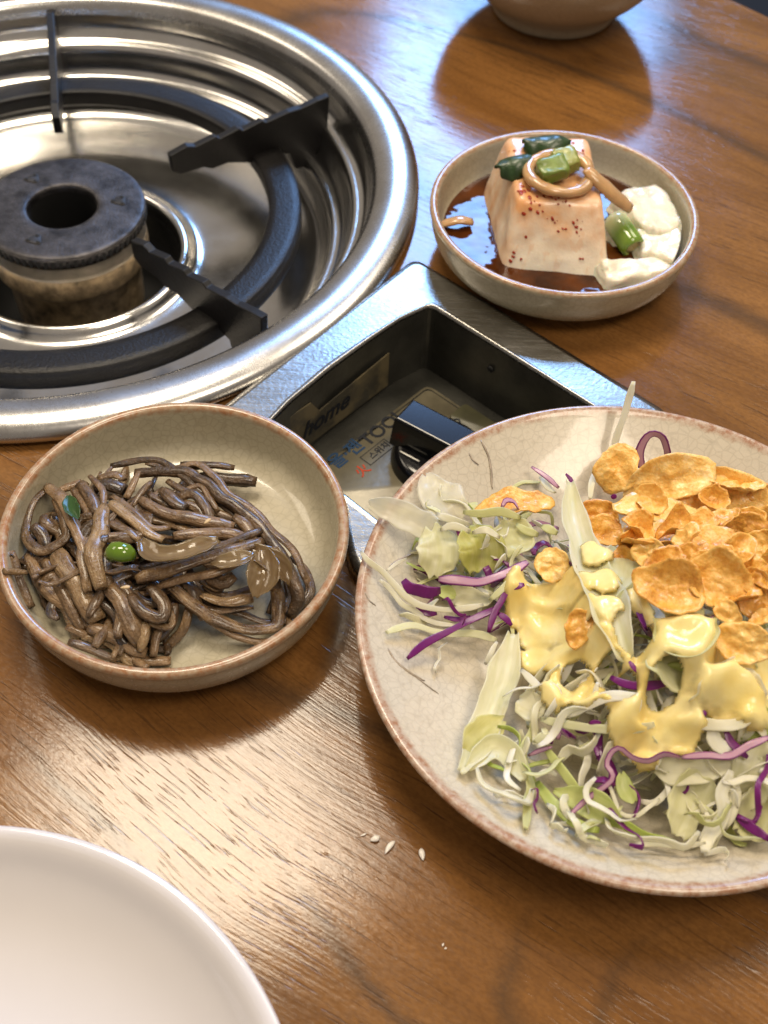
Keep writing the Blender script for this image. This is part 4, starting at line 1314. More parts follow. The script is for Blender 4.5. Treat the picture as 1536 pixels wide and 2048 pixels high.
vv, ff, l3, ee = tube(P, 0.0056, 0.75, n=60, rough=0.05, seed=3)
tag(mo('onion_ring', vv, ff, M_ONS, center=True), 'sauce stained onion ring around the scallion cubes', 'onion')
vv, ff, l3, ee = tube([at(1172, 338, 0.0455), at(1200, 365, 0.042), at(1230, 392, 0.036), at(1262, 418, 0.030)], 0.0072, 0.6, rough=0.06, seed=4)
tag(mo('onion_strip', vv, ff, M_ONS, center=True), 'sauce stained onion strip leaning down from the tofu', 'onion')
vv, ff, l3, ee = tube([at(880, 448, 0.013), at(915, 440, 0.0155), at(945, 443, 0.014)], 0.0062, 0.5, rough=0.1, seed=5)
tag(mo('onion_strip', vv, ff, M_ONS, center=True), 'small orange onion piece floating in the soy sauce at left', 'onion')
vv, ff, l3, ee = tube([at(1215, 432, 0.016), at(1222, 440, 0.015)], 0.0055, 0.7, rough=0.1, seed=6)
tag(mo('scallion_bit', vv, ff, M_DKG, center=True), 'small dark green scallion piece between tofu block and slice', 'scallion', 'scallion pieces on the tofu')

# ------------------------------------------------------------------ salad
MC = np.array([0.118, 0.218])


def heap(x, y):
    r = math.hypot(x - SALAD[0], y - SALAD[1])
    b = plate_z(min(r, 0.0965))
    dx, dy = (x - MC[0]) / 0.056, (y - MC[1]) / 0.050
    h = 0.038 * math.exp(-((dx * dx + dy * dy) ** 1.15))
    h += 0.012 * math.exp(-(((x - 0.035) / 0.026) ** 2 + ((y - 0.262) / 0.022) ** 2))
    h += 0.010 * math.exp(-(((x - 0.075) / 0.03) ** 2 + ((y - 0.205) / 0.03) ** 2))
    f = max(0.0, min(1.0, (0.094 - r) / 0.02))
    return b + h * (0.25 + 0.75 * f)


def on(px, py, off=0.0):
    """point where the sight line meets the salad's own surface, raised by off"""
    d = ray(px, py)
    t, st = 0.24, 0.002
    while t < 0.62:
        p = CAM + d * t
        if p[2] < heap(p[0], p[1]) + off:
            break
        t += st
    lo_, hi_ = t - st, t
    for _ in range(14):
        q = (lo_ + hi_) / 2
        p = CAM + d * q
        if p[2] < heap(p[0], p[1]) + off: hi_ = q
        else: lo_ = q
    return CAM + d * lo_


GEO_V, GEO_F = [], []


def geo(V, F):
    b = len(GEO_V)
    GEO_V.extend([tuple(v) for v in V])
    GEO_F.extend([tuple(int(i) + b for i in f) for f in F])


def PX(wpx, z, P): return wpx / z / FPX * np.linalg.norm(np.asarray(P) - CAM)


M_WHITECAB = mat_leaf('white_cabbage', (0.78, 0.74, 0.52), (0.90, 0.88, 0.76), 0.32, 0.35)
M_PALECAB = mat_leaf('pale_green_cabbage', (0.70, 0.70, 0.36), (0.86, 0.85, 0.60), 0.32, 0.4)
M_GREENCAB = mat_leaf('green_cabbage', (0.44, 0.53, 0.11), (0.68, 0.72, 0.30), 0.32, 0.4)
M_LETT = mat_leaf('lettuce_leaf', (0.74, 0.72, 0.40), (0.90, 0.87, 0.66), 0.30, 0.40, 0.12)
M_LETTCLEAR = mat_leaf('translucent_lettuce', (0.74, 0.70, 0.50), (0.87, 0.84, 0.69), 0.24, 0.4, 0.42)
M_LETTGREEN = mat_leaf('yellow_green_lettuce', (0.62, 0.61, 0.18), (0.82, 0.78, 0.42), 0.30, 0.45, 0.15)
M_PURP = mat_purple('purple_cabbage', 0.55, 0.85, (0.52, 0.30, 0.40))
M_PURPS = mat_purple('deep_purple_cabbage', 0.05, 0.35, (0.30, 0.06, 0.28))
CM = {'W': (M_WHITECAB, 'cabbage_shred'), 'P': (M_PALECAB, 'cabbage_shred'), 'G': (M_GREENCAB, 'cabbage_shred'), 'V': (M_PURP, 'purple_cabbage_shred'), 'S': (M_PURPS, 'purple_cabbage_shred')}
ZS = {'A': (ZA, 3.572), 'B': (ZB, 2.866), 'C': (ZC, 3.523), '7': (Z7, 1.837), 'F': (ZF, 1.0)}

# random lower layers first, hidden for the most part
rs = random.Random(21)
for i in range(310):
    a = rs.uniform(0, 2 * math.pi)
    rr = rs.random() ** 0.6
    c = MC + np.array([0.064 * rr * math.cos(a), 0.056 * rr * math.sin(a)])
    if i % 7 == 0:
        c = np.array([0.045 + rs.gauss(0, 0.014), 0.256 + rs.gauss(0, 0.010)])
    if np.hypot(*(c - SALAD)) > 0.074:
        continue
    hd, ln, kk = rs.uniform(0, math.pi), rs.uniform(0.018, 0.05), rs.uniform(-45, 45)
    lev = rs.uniform(0.55, 1.14) if i > 110 else rs.uniform(0.1, 0.6)
    P = []
    for s in np.linspace(-ln / 2, ln / 2, 7):
        h = hd + kk * s
        x, y = c[0] + s * math.cos(h), c[1] + s * math.sin(h)
        r = math.hypot(x - SALAD[0], y - SALAD[1])
        if r > 0.082:
            x, y = SALAD[0] + (x - SALAD[0]) * 0.082 / r, SALAD[1] + (y - SALAD[1]) * 0.082 / r
            r = 0.082
        b = plate_z(r)
        P.append((x, y, max(b + 0.0012, b + (heap(x, y) - b) * lev + rs.gauss(0, 0.0012))))
    u = rs.random()
    ck = 'W' if u < 0.52 else 'P' if u < 0.80 else 'G' if u < 0.89 else 'V' if u < 0.94 else 'S'
    wd = rs.uniform(0.0012, 0.0036)
    vv, ff, l3, ee = tube(P, wd, rs.uniform(0.12, 0.26), seed=300 + i, tw=(rs.uniform(-1, 1), rs.uniform(-2, 2)), rough=0.35, m=10, taper=(0.5, 0.5), square=0.6)
    geo(vv, ff)
    o = mo(CM[ck][1], vv, ff, CM[ck][0], center=True, attrs={'loc3': ('FLOAT_VECTOR', l3), 'edge': ('FLOAT', ee)})
    if ck in 'VS':
        tag(o, 'small %s cabbage shred half buried %s' % ('lilac edged' if ck == 'V' else 'dark purple', part_of(c, MC, 'salad heap')), 'cabbage', 'purple shreds buried in the salad')
    else:
        tag(o, '%s cabbage shred half buried %s' % ({'W': 'cream white', 'P': 'pale green', 'G': 'bright green'}[ck], part_of(c, MC, 'salad heap')), 'cabbage', 'cabbage shreds buried in the salad')

# leaf pieces
LEAF = [
 ('A', [(60,380,6),(250,440,6),(450,540,6),(620,620,5)], [120,190,190,90], M_LETTCLEAR, 'translucent pale lettuce piece hanging over the left rim of the plate', .16, .25),
 ('A', [(470,170,3),(540,300,5),(640,420,6),(700,520,5)], [90,260,300,160], M_LETTCLEAR, 'clear thin lettuce leaf lying on the upper left plate', .14, .2),
 ('A', [(520,560,5),(560,720,6),(520,900,4)], [200,320,180], M_LETT, 'pale lettuce piece above the purple strip at left', .16, .2),
 ('A', [(780,560,9),(860,700,9),(850,880,6)], [260,380,260], M_LETTGREEN, 'yellow green lettuce piece left of the single corn flake', .14, .25),
 ('A', [(1060,500,9),(1100,620,9),(1080,760,8)], [200,300,180], M_LETT, 'pale lettuce piece behind the left corn flake', .16, .25),
 ('A', [(620,1000,4),(780,1060,5),(950,1040,6)], [120,180,120], M_LETT, 'small lettuce piece under the pale crossing shred', .15, .2),
 ('A', [(560,1030,6),(620,1020,6.5),(680,1050,6)], [60,110,50], M_GREENCAB, 'small bright green leaf scrap beside the dark purple curl', .15, .2),
 ('7', [(600,30,6),(565,180,5),(520,300,4),(475,420,3),(408,545,2)], [70,115,110,120,60], M_LETT, 'long pale lettuce strip running down the left of the salad', .10, .45),
 ('7', [(425,470,3),(490,400,4),(560,350,4)], [90,130,60], M_LETTGREEN, 'yellow green lettuce tip at the lower left of the salad', .14, .4),
 ('7', [(430,530,2),(520,450,5),(590,480,5),(640,570,3)], [50,95,90,50], M_LETT, 'curled lettuce piece below the yellow green tip', .12, .4),
 ('B', [(110,170,7),(190,210,7),(270,190,7)], [120,170,90], M_LETT, 'round crinkled lettuce piece at the left of the lower salad', .2, .3),
 ('B', [(310,690,3),(440,730,5),(560,790,6),(690,860,4)], [50,140,170,70], M_GREENCAB, 'bright pale green leaf under the zigzag purple strip', .12, .35),
 ('B', [(700,590,5),(720,680,5),(770,760,4)], [60,110,60], M_GREENCAB, 'small green triangular leaf right of the zigzag strip', .12, .2),
 ('B', [(1150,590,8),(1090,740,5),(1010,950,2)], [230,220,150], M_LETT, 'broad translucent cabbage rib leaning on the plate front', .08, .3),
 ('B', [(1540,420,9),(1470,600,7),(1400,790,3)], [260,280,120], M_LETT, 'large pale lettuce piece at the right edge of the salad', .12, .3),
 ('B', [(1536,690,4),(1450,860,3),(1360,930,2)], [200,220,80], M_LETT, 'pale leaf piece under the lower right purple strip', .12, .25),
 ('B', [(1500,200,10),(1440,320,9),(1400,400,8)], [140,200,80], M_GREENCAB, 'dark green leaf at the right under the dressing', .15, .3),
 ('B', [(880,560,6),(980,560,8),(1150,560,8),(1340,500,9)], [80,170,170,100], M_LETT, 'level lettuce piece under the right purple strip', .1, .3),
 ('F', [(1140,965,14),(1150,1040,14),(1180,1130,12),(1220,1220,10),(1250,1320,8)], [26,52,66,80,60], M_LETT, 'tall pale cabbage rib standing in the middle of the salad', .06, .5),
 ('F', [(1235,1100,8),(1240,1150,7),(1230,1190,5)], [50,80,50], M_PALECAB, 'cabbage piece behind the tall pale rib', .15, .3),
 ('F', [(1300,1160,6),(1250,1200,8),(1220,1240,7)], [25,36,24], M_PALECAB, 'short cabbage piece branching from the tall rib', .1, .4),
 ('F', [(1320,1240,9),(1370,1280,12),(1420,1240,10)], [60,100,60], M_PALECAB, 'curled cabbage piece coated by dressing under the flakes', .2, .5),
 ('F', [(1380,1380,8),(1330,1310,11),(1290,1290,9)], [60,90,40], M_PALECAB, 'folded cabbage piece coated by dressing in front of the flakes', .2, .5),
 ('F', [(1480,1330,10),(1440,1420,9),(1400,1450,6)], [120,150,70], M_LETT, 'lettuce piece under the dressing at the right', .14, .3),
]
for i, (zk, pts, wds, mat, lb, cr, cu) in enumerate(LEAF):
    zf, zs = ZS[zk]
    P = [on(*zf(x, y), o_ * 1e-3) for x, y, o_ in pts]
    W = [PX(w_, zs, p) for w_, p in zip(wds, P)]
    vv, ff, l3, ee = sheet(P, W, 0.0006, cr, cu, seed=500 + i, tw=(rs.uniform(-.25, .25), rs.uniform(-.25, .25)), up=(0, -0.5, 1))
    rr = np.hypot(vv[:, 0] - SALAD[0], vv[:, 1] - SALAD[1])
    zp = np.interp(np.minimum(rr, 0.0965), _pi[_ord, 0], _pi[_ord, 1]) + 0.0005
    vv[:, 2] = np.maximum(vv[:, 2], zp)
    geo(vv, ff)
    o = mo('lettuce_piece' if mat in (M_LETT, M_LETTCLEAR, M_LETTGREEN) else 'cabbage_piece', vv, ff, mat, center=True, attrs={'loc3': ('FLOAT_VECTOR', l3)})
    tag(o, lb, 'lettuce' if mat in (M_LETT, M_LETTCLEAR, M_LETTGREEN) else 'cabbage', 'leaf pieces in the salad')

SHRED = [
 ('A', 'W', [(0,725,3),(60,790,3),(160,870,4),(260,980,5),(330,1050,6),(430,1110,7),(600,1140,8),(760,1130,9),(880,1100,9)], 44, 'long pale shred starting on the left rim and crossing the purple strips'),
 ('A', 'W', [(140,925,3),(220,1000,3),(300,1100,4),(390,1150,4),(470,1210,4),(560,1240,4),(690,1250,5)], 36, 'thin pale shred running below the long crossing shred'),
 ('A', 'P', [(185,1305,2),(260,1280,3),(380,1255,4),(520,1290,4),(640,1310,4),(800,1310,5),(980,1360,5)], 54, 'greenish shred crossing behind the long purple strip at left'),
 ('A', 'W', [(545,455,9),(640,490,10),(790,530,10)], 52, 'short white straight shred on the upper left lettuce'),
 ('A', 'P', [(730,440,11),(860,450,13),(1000,440,13),(1150,490,12)], 62, 'pale green shred lying level at the top left of the salad'),
 ('A', 'W', [(575,572,8),(660,545,10),(790,580,10)], 52, 'white bent shred below the straight white one'),
 ('A', 'W', [(800,595,11),(900,570,13),(1000,632,12)], 54, 'white curved shred in the middle of the left lettuce'),
 ('A', 'P', [(925,1075,11),(1020,985,12),(1140,850,12)], 46, 'pale straight shred slanting over the lilac strip'),
 ('A', 'W', [(810,930,9),(860,990,9),(930,1040,9)], 40, 'short pale shred below the lilac purple strip'),
 ('A', 'W', [(540,1590,1),(533,1540,1.5),(572,1480,2),(558,1420,3),(625,1370,4)], 34, 'wavy thin shred hanging onto the plate at left'),
 ('A', 'W', [(890,1530,2),(930,1470,4),(980,1370,5)], 40, 'pale shred end left of the long lettuce strip'),
 ('A', 'W', [(185,865,3),(260,810,4),(335,775,4)], 24, 'hair thin shred near the left rim'),
 ('A', 'W', [(1290,190,4),(1345,270,6),(1395,310,7)], 56, 'white shred behind the thin purple stick at the top'),
 ('A', 'P', [(1120,530,11),(1190,580,12),(1275,610,12)], 60, 'pale shred beside the left corn flake'),
 ('A', 'P', [(1290,540,12),(1350,570,13),(1410,600,13)], 60, 'yellowish shred left of the tall pale rib'),
 ('F', 'W', [(1226,905,8),(1240,850,14),(1258,800,18),(1267,762,22)], 15, 'white cabbage strip sticking up above the plate rim'),
 ('F', 'W', [(1180,1000,9),(1185,960,8),(1200,930,5)], 12, 'short white shred behind the standing flake'),
 ('B', 'G', [(265,445,7),(340,560,6),(420,660,5),(462,692,4)], 56, 'green tapering shred left of the zigzag purple strip'),
 ('B', 'G', [(215,640,3),(280,740,3),(370,830,3),(470,890,3),(570,915,3)], 60, 'curved green shred on the lower plate'),
 ('B', 'G', [(610,880,3),(720,890,3),(830,955,2),(1000,985,2)], 58, 'thin green shred lying at the front of the plate'),
 ('B', 'W', [(125,0,9),(210,90,9),(335,195,9)], 42, 'white shred slanting at the left edge of the dressing'),
 ('B', 'P', [(235,285,9),(400,320,10),(600,342,11),(780,340,11),(885,310,11)], 50, 'long pale shred lying level below the dressing'),
 ('B', 'W', [(365,262,10),(500,200,12),(640,150,13),(795,148,13)], 66, 'yellowish white shred rising to the right below the dressing'),
 ('B', 'W', [(795,160,13),(765,220,13),(690,265,12),(600,335,11)], 78, 'thick white shred bent beside the purple scrap'),
 ('B', 'W', [(335,530,6),(400,455,8),(470,470,9),(530,430,9),(560,370,9)], 70, 'crinkled white cabbage shred in the lower left'),
 ('B', 'W', [(560,600,6),(600,520,8),(640,430,9),(700,400,10)], 60, 'white shred behind the zigzag purple strip'),
 ('B', 'W', [(190,622,5),(270,582,6),(325,602,6)], 30, 'small white hooked shred at the lower left'),
 ('B', 'P', [(150,920,1.5),(158,760,2.5),(172,640,3),(128,480,5),(190,330,6),(205,220,7)], 52, 'pale strip hanging down to the plate at the lower left'),
 ('B', 'W', [(320,880,1.5),(420,888,2),(480,930,2),(500,972,1.5)], 30, 'small curved shred alone on the front of the plate'),
 ('B', 'W', [(760,1010,1.5),(880,995,2),(1030,1010,2),(1180,990,3)], 36, 'thin cream shred lying flat near the front rim'),
 ('B', 'W', [(1330,575,9),(1270,700,8),(1285,820,6),(1200,960,3),(1170,1050,2)], 72, 'broad cream cabbage shred draped to the front of the plate'),
 ('B', 'W', [(1170,1062,1.5),(1275,1030,2),(1312,1060,2),(1290,1100,1.5)], 34, 'curled shred end at the front rim'),
 ('B', 'W', [(1180,800,5),(1195,890,4),(1140,985,2)], 34, 'thin shred beside the broad cream shred'),
 ('B', 'W', [(790,745,3),(880,762,4),(950,700,5),(965,640,6)], 36, 'pale hooked shred in the shade under the leaves'),
 ('B', 'W', [(1205,320,12),(1240,420,12),(1325,480,11)], 84, 'white shred crossing above the right purple strip'),
 ('B', 'W', [(1010,300,12),(1200,312,13),(1370,305,13),(1445,225,13)], 62, 'pale shred lying level at the right below the dressing'),
 ('B', 'W', [(1340,620,8),(1335,760,6),(1285,905,4)], 78, 'cream shred right of the broad draped one'),
 ('B', 'P', [(200,420,8),(260,370,9),(250,330,9)], 60, 'small pale curl left of the purple tangle'),
 ('B', 'W', [(560,70,11),(545,130,11),(535,175,11)], 28, 'tiny white shred upright in the dressing'),
 ('B', 'W', [(1530,390,10),(1470,300,11),(1400,330,11)], 60, 'pale shred at the right behind the purple strip'),
 # purple
 ('A', 'V', [(560,925,9),(700,930,10),(850,942,11),(980,905,12),(1080,865,12),(1200,800,12)], 88, 'wide lilac strip with dark purple edges at the left'),
 ('A', 'S', [(310,930,7),(350,985,8),(420,1000,8),(500,1020,9),(575,1000,9)], 118, 'dark purple cabbage curl at the left end of the lilac strip'),
 ('A', 'S', [(338,1492,3),(450,1395,5),(600,1312,7),(760,1232,8),(930,1152,9),(1000,1120,9)], 62, 'long straight purple strip pointing down left'),
 ('A', 'S', [(920,1300,8),(955,1180,10),(1020,1060,11),(1060,975,11)], 64, 'short upright purple strip beside the dressing'),
 ('A', 'S', [(1055,985,12),(1110,975,12),(1175,960,12)], 74, 'purple cabbage knot at the left edge of the dressing'),
 ('A', 'S', [(985,1165,9),(1040,1205,9),(1085,1255,8)], 52, 'small purple strip behind the short upright one'),
 ('A', 'V', [(1225,120,5),(1330,190,8),(1420,270,10)], 42, 'thin purple stick at the top of the salad'),
 ('A', 'S', [(1470,170,9),(1512,222,10),(1495,262,10),(1545,275,10)], 38, 'small crooked purple scrap behind the tall rib'),
 ('A', 'V', [(1010,420,12),(1040,362,14),(1100,368,14),(1135,425,13)], 56, 'small arched lilac strip on the top left flake'),
 ('A', 'S', [(400,1130,4),(470,1160,5),(550,1170,5)], 60, 'dark purple scrap under the thin pale shreds'),
 ('A', 'S', [(600,1190,5),(700,1210,6),(790,1190,6)], 50, 'dark purple scrap above the long straight strip'),
 ('B', 'V', [(400,830,5),(500,740,7),(632,640,9),(645,595,10),(612,540,11),(640,470,12),(690,450,12),(760,502,12),(850,520,12),(940,482,12),(1035,502,12)], 46, 'zigzag purple strip across the lower front of the salad'),
 ('B', 'V', [(1040,502,12),(1180,490,12),(1320,492,12),(1430,430,12),(1545,382,12)], 54, 'purple strip running to the right edge of the picture'),
 ('B', 'S', [(1350,830,4),(1440,900,4),(1545,975,3)], 66, 'purple strip at the lower right plate'),
 ('B', 'S', [(290,425,8),(315,350,9),(380,360,9),(435,392,9)], 48, 'purple tangle in the lower left of the salad'),
 ('B', 'V', [(330,400,8),(345,350,9),(400,390,9)], 40, 'lilac loop inside the purple tangle'),
 ('B', 'V', [(160,492,5),(230,462,7),(300,440,8)], 30, 'thin purple thread left of the tangle'),
 ('B', 'S', [(630,40,10),(720,80,10),(830,92,10),(970,70,10)], 62, 'purple strip in the dark gap of the dressing'),
 ('B', 'S', [(645,300,12),(700,288,13),(762,272,13)], 48, 'purple scrap lying on the white bent shred'),
 ('B', 'S', [(510,305,11),(545,300,11),(580,303,11)], 30, 'tiny purple scrap left of the white bent shred'),
 ('B', 'S', [(540,430,8),(555,470,8),(560,500,8)], 36, 'small purple piece behind the crinkled white shred'),
 ('B', 'S', [(1290,340,11),(1330,420,11),(1420,500,10)], 52, 'dark purple piece behind the right purple strip'),
 ('B', 'S', [(1030,660,5),(1060,690,5),(1080,640,6)], 60, 'dark purple scrap in the shade above the broad rib'),
 ('B', 'S', [(1150,240,13),(1180,260,13)], 50, 'small purple end poking from the dressing'),
 ('C', 'V', [(652,215,10),(628,110,14),(660,10,18),(720,-45,20),(790,-25,20),(822,60,17),(830,155,12)], 74, 'lilac purple cabbage arch standing behind the corn flakes'),
 ('C', 'S', [(590,1130,6),(640,1250,5),(685,1340,4)], 66, 'purple strip in the gap below the cup shaped flake'),
 ('C', 'S', [(490,1250,4),(520,1320,4),(540,1400,3)], 50, 'dark purple piece deep in the gap of the salad'),
 ('C', 'V', [(1110,1300,9),(1160,1250,10),(1200,1230,10)], 50, 'lilac scrap under the front corn flakes'),
 ('C', 'S', [(560,1560,10),(590,1600,10),(620,1640,9)], 50, 'purple end below the tall pale rib'),
 ('C', 'S', [(430,405,9),(470,395,10)], 40, 'tiny dark purple bit between two upper flakes'),
]
for i, (zk, ck, pts, wp, lb) in enumerate(SHRED):
    zf, zs = ZS[zk]
    P = [on(*zf(x, y), o_ * 1e-3) for x, y, o_ in pts]
    wd = PX(wp, zs, P[len(P) // 2])
    pur = ck in 'VS'
    vv, ff, l3, ee = tube(P, wd * (1.0 if not pur else 0.82), 0.18 if not pur else 0.22, seed=700 + i, tw=(rs.uniform(-.4, .4), rs.uniform(-.7, .7)), rough=0.16 if not pur else 0.08, taper=(0.5, 0.5), m=14, square=0.6, up=(0, -0.55, 1))
    geo(vv, ff)
    o = mo(CM[ck][1], vv, ff, CM[ck][0], center=True, attrs={'loc3': ('FLOAT_VECTOR', l3), 'edge': ('FLOAT', ee)})
    tag(o, lb, 'cabbage', 'purple cabbage strips in the salad' if pur else 'cabbage shreds in the salad')

# loose curly shreds lying on top
for i in range(88):
    if i % 4 == 0: px, py = rs.uniform(840, 1080), rs.uniform(1020, 1190)
    else: px, py = rs.uniform(1040, 1570), rs.uniform(1440, 1640)
    if py > 1640 - abs(px - 1330) * 0.25 and px > 1200: py -= 60
    c = on(px, py, rs.uniform(2, 10) * 1e-3)
    if np.hypot(*(c[:2] - SALAD)) > 0.078: continue
    hd, ln, kk = rs.uniform(0, 2 * math.pi), rs.uniform(0.012, 0.034), rs.uniform(-130, 130)
    P, x, y = [], c[0], c[1]
    for q in range(7):
        h = hd + kk * ln * q / 6 + 0.5 * math.sin(q * 1.3 + i)
        x += math.cos(h) * ln / 6; y += math.sin(h) * ln / 6
        r = math.hypot(x - SALAD[0], y - SALAD[1])
        if r > 0.084:
            x, y, r = SALAD[0] + (x - SALAD[0]) * 0.084 / r, SALAD[1] + (y - SALAD[1]) * 0.084 / r, 0.084
        b = plate_z(min(r, 0.0965))
        P.append((x, y, max(b + 0.001, c[2] + (heap(x, y) - heap(c[0], c[1])) + rs.gauss(0, 0.0013))))
    u = rs.random()
    ck = 'W' if u < 0.62 else 'P' if u < 0.88 else 'S' if u < 0.95 else 'G'
    vv, ff, l3, ee = tube(P, rs.uniform(0.0011, 0.0032), rs.uniform(0.16, 0.35), seed=1300 + i, tw=(rs.uniform(-1, 1), rs.uniform(-2.5, 2.5)), rough=0.25, m=10, taper=(0.5, 0.5), square=0.6)
    geo(vv, ff)
    o = mo(CM[ck][1], vv, ff, CM[ck][0], center=True, attrs={'loc3': ('FLOAT_VECTOR', l3), 'edge': ('FLOAT', ee)})
    if ck == 'S': tag(o, 'thin short purple shred lying loose %s' % part_of(c, MC, 'salad top'), 'cabbage', 'loose purple shreds on the salad')
    else: tag(o, 'small curly %s shred lying loose %s' % ({'W': 'white', 'P': 'pale green', 'G': 'green'}[ck], part_of(c, MC, 'salad top')), 'cabbage', 'loose pale shreds on the salad')

# ---- dressing: a thick sauce sheet that settles over the leaves
bvh = BVHTree.FromPolygons(GEO_V, GEO_F)
BL = [(1055, 1190, 42), (1105, 1180, 36), (1090, 1240, 40), (1075, 1295, 26), (1135, 1295, 30), (1185, 1310, 36), (1210, 1235, 26), (1245, 1320, 34), (1112, 1390, 28), (1130, 1350, 22),
      (1300, 1270, 34), (1345, 1310, 56), (1400, 1290, 52), (1440, 1350, 60), (1500, 1380, 56), (1525, 1310, 50), (1290, 1345, 26), (1300, 1440, 46), (1355, 1465, 34), (1250, 1460, 32), (1285, 1490, 30),
      (1170, 1400, 24), (1215, 1400, 22), (1185, 1130, 30), (1205, 1180, 28), (1285, 1200, 26), (1570, 1350, 60), (1390, 1235, 34), (1340, 1250, 36), (1460, 1290, 44), (1185, 1060, 18), (1160, 1190, 26), (1150, 1240, 26), (1560, 1420, 40)]
HOLES = [(1262, 1262, 30), (1155, 1335, 20), (1215, 1345, 20), (1240, 1380, 22), (1135, 1140, 14), (1060, 1140, 18), (1320, 1385, 24), (1440, 1235, 16)]
BW = [(on(x, y, 0.006), r / FPX * 0.42) for x, y, r in BL]
HW = [(on(x, y, 0.006), r / FPX * 0.42) for x, y, r in HOLES]
gx0, gx1 = min(p[0] - r for p, r in BW) - 0.004, max(p[0] + r for p, r in BW) + 0.004
gy0, gy1 = min(p[1] - r for p, r in BW) - 0.004, max(p[1] + r for p, r in BW) + 0.004
cs = 0.0007
nx, ny = int((gx1 - gx0) / cs), int((gy1 - gy0) / cs)
Zg = np.zeros((nx, ny))
Mk = np.zeros((nx, ny))
for i in range(nx):
    for j in range(ny):
        x, y = gx0 + i * cs, gy0 + j * cs
        h = bvh.ray_cast(Vector((x, y, 0.2)), Vector((0, 0, -1)))
        r = math.hypot(x - SALAD[0], y - SALAD[1])
        base = plate_z(min(r, 0.0965))
        Zg[i, j] = max(base, h[0].z if h[0] is not None else base, heap(x, y) - 0.004)
        s = 0.0
        nz = 0.9 * mnoise.noise(Vector((x * 150, y * 150, 1.0))) + 0.5 * mnoise.noise(Vector((x * 380, y * 380, 4.0)))
        for p, rr in BW:
            d = math.hypot(x - p[0], (y - p[1]) * 0.85) / rr
            if d < 2.2: s = max(s, 1.25 - d + 0.28 * nz)
        for p, rr in HW:
            d = math.hypot(x - p[0], (y - p[1]) * 0.85) / rr
            if d < 2.0: s = min(s, (d - 1.0) * 0.9 + 0.25 * nz)
        Mk[i, j] = s - 0.30 * max(0.0, mnoise.noise(Vector((x * 95, y * 95, 9.0))) - 0.05)


def blur(A, it):
    for _ in range(it):
        Pd = np.pad(A, 1, mode='edge')
        A = (Pd[:-2, 1:-1] + Pd[2:, 1:-1] + Pd[1:-1, :-2] + Pd[1:-1, 2:] + 2 * Pd[1:-1, 1:-1]) / 6
    return A


Zs = Zg.copy()
for _ in range(3):
    Pd = np.pad(Zs, 1, mode='edge')
    mxn = np.maximum.reduce([Pd[:-2, 1:-1], Pd[2:, 1:-1], Pd[1:-1, :-2], Pd[1:-1, 2:], Pd[1:-1, 1:-1]])
    Zs = 0.6 * Zs + 0.4 * mxn
Zs = 0.75 * blur(Zs, 22) + 0.25 * blur(Zs, 4)
tk = np.clip(Mk, 0, 0.5)
tk = blur(tk, 2)
Zt = Zs + 0.0032 * np.sqrt(tk / 0.5) - 0.0006
V, F, ix, TH = [], [], {}, []
for i in range(nx - 1):
    for j in range(ny - 1):
        q = [(i, j), (i + 1, j), (i + 1, j + 1), (i, j + 1)]
        if min(Mk[a, b] for a, b in q) <= 0.02: continue
        zz = [Zt[a, b] for a, b in q]
        if max(zz) - min(zz) > 0.006: continue
        ids = []
        for a, b in q:
            if (a, b) not in ix:
                ix[(a, b)] = len(V)
                V.append((gx0 + a * cs, gy0 + b * cs, Zt[a, b]))
                TH.append(min(1.0, max(0.0, tk[a, b] / 0.5)))
            ids.append(ix[(a, b)])
        F.append(tuple(ids))
dr = mo('salad_dressing', V, F, mat_dressing(), center=True, attrs={'th': ('FLOAT', TH)})
tag(dr, 'glossy yellow mustard dressing poured over the salad', 'dressing')
sm = dr.modifiers.new('thickness', 'SOLIDIFY')
sm.thickness = 0.0008
sm.offset = -1
geo(V, F)

# ---- corn flakes
M_FLAKE = mat_flake()
bvh = BVHTree.FromPolygons(GEO_V, GEO_F)


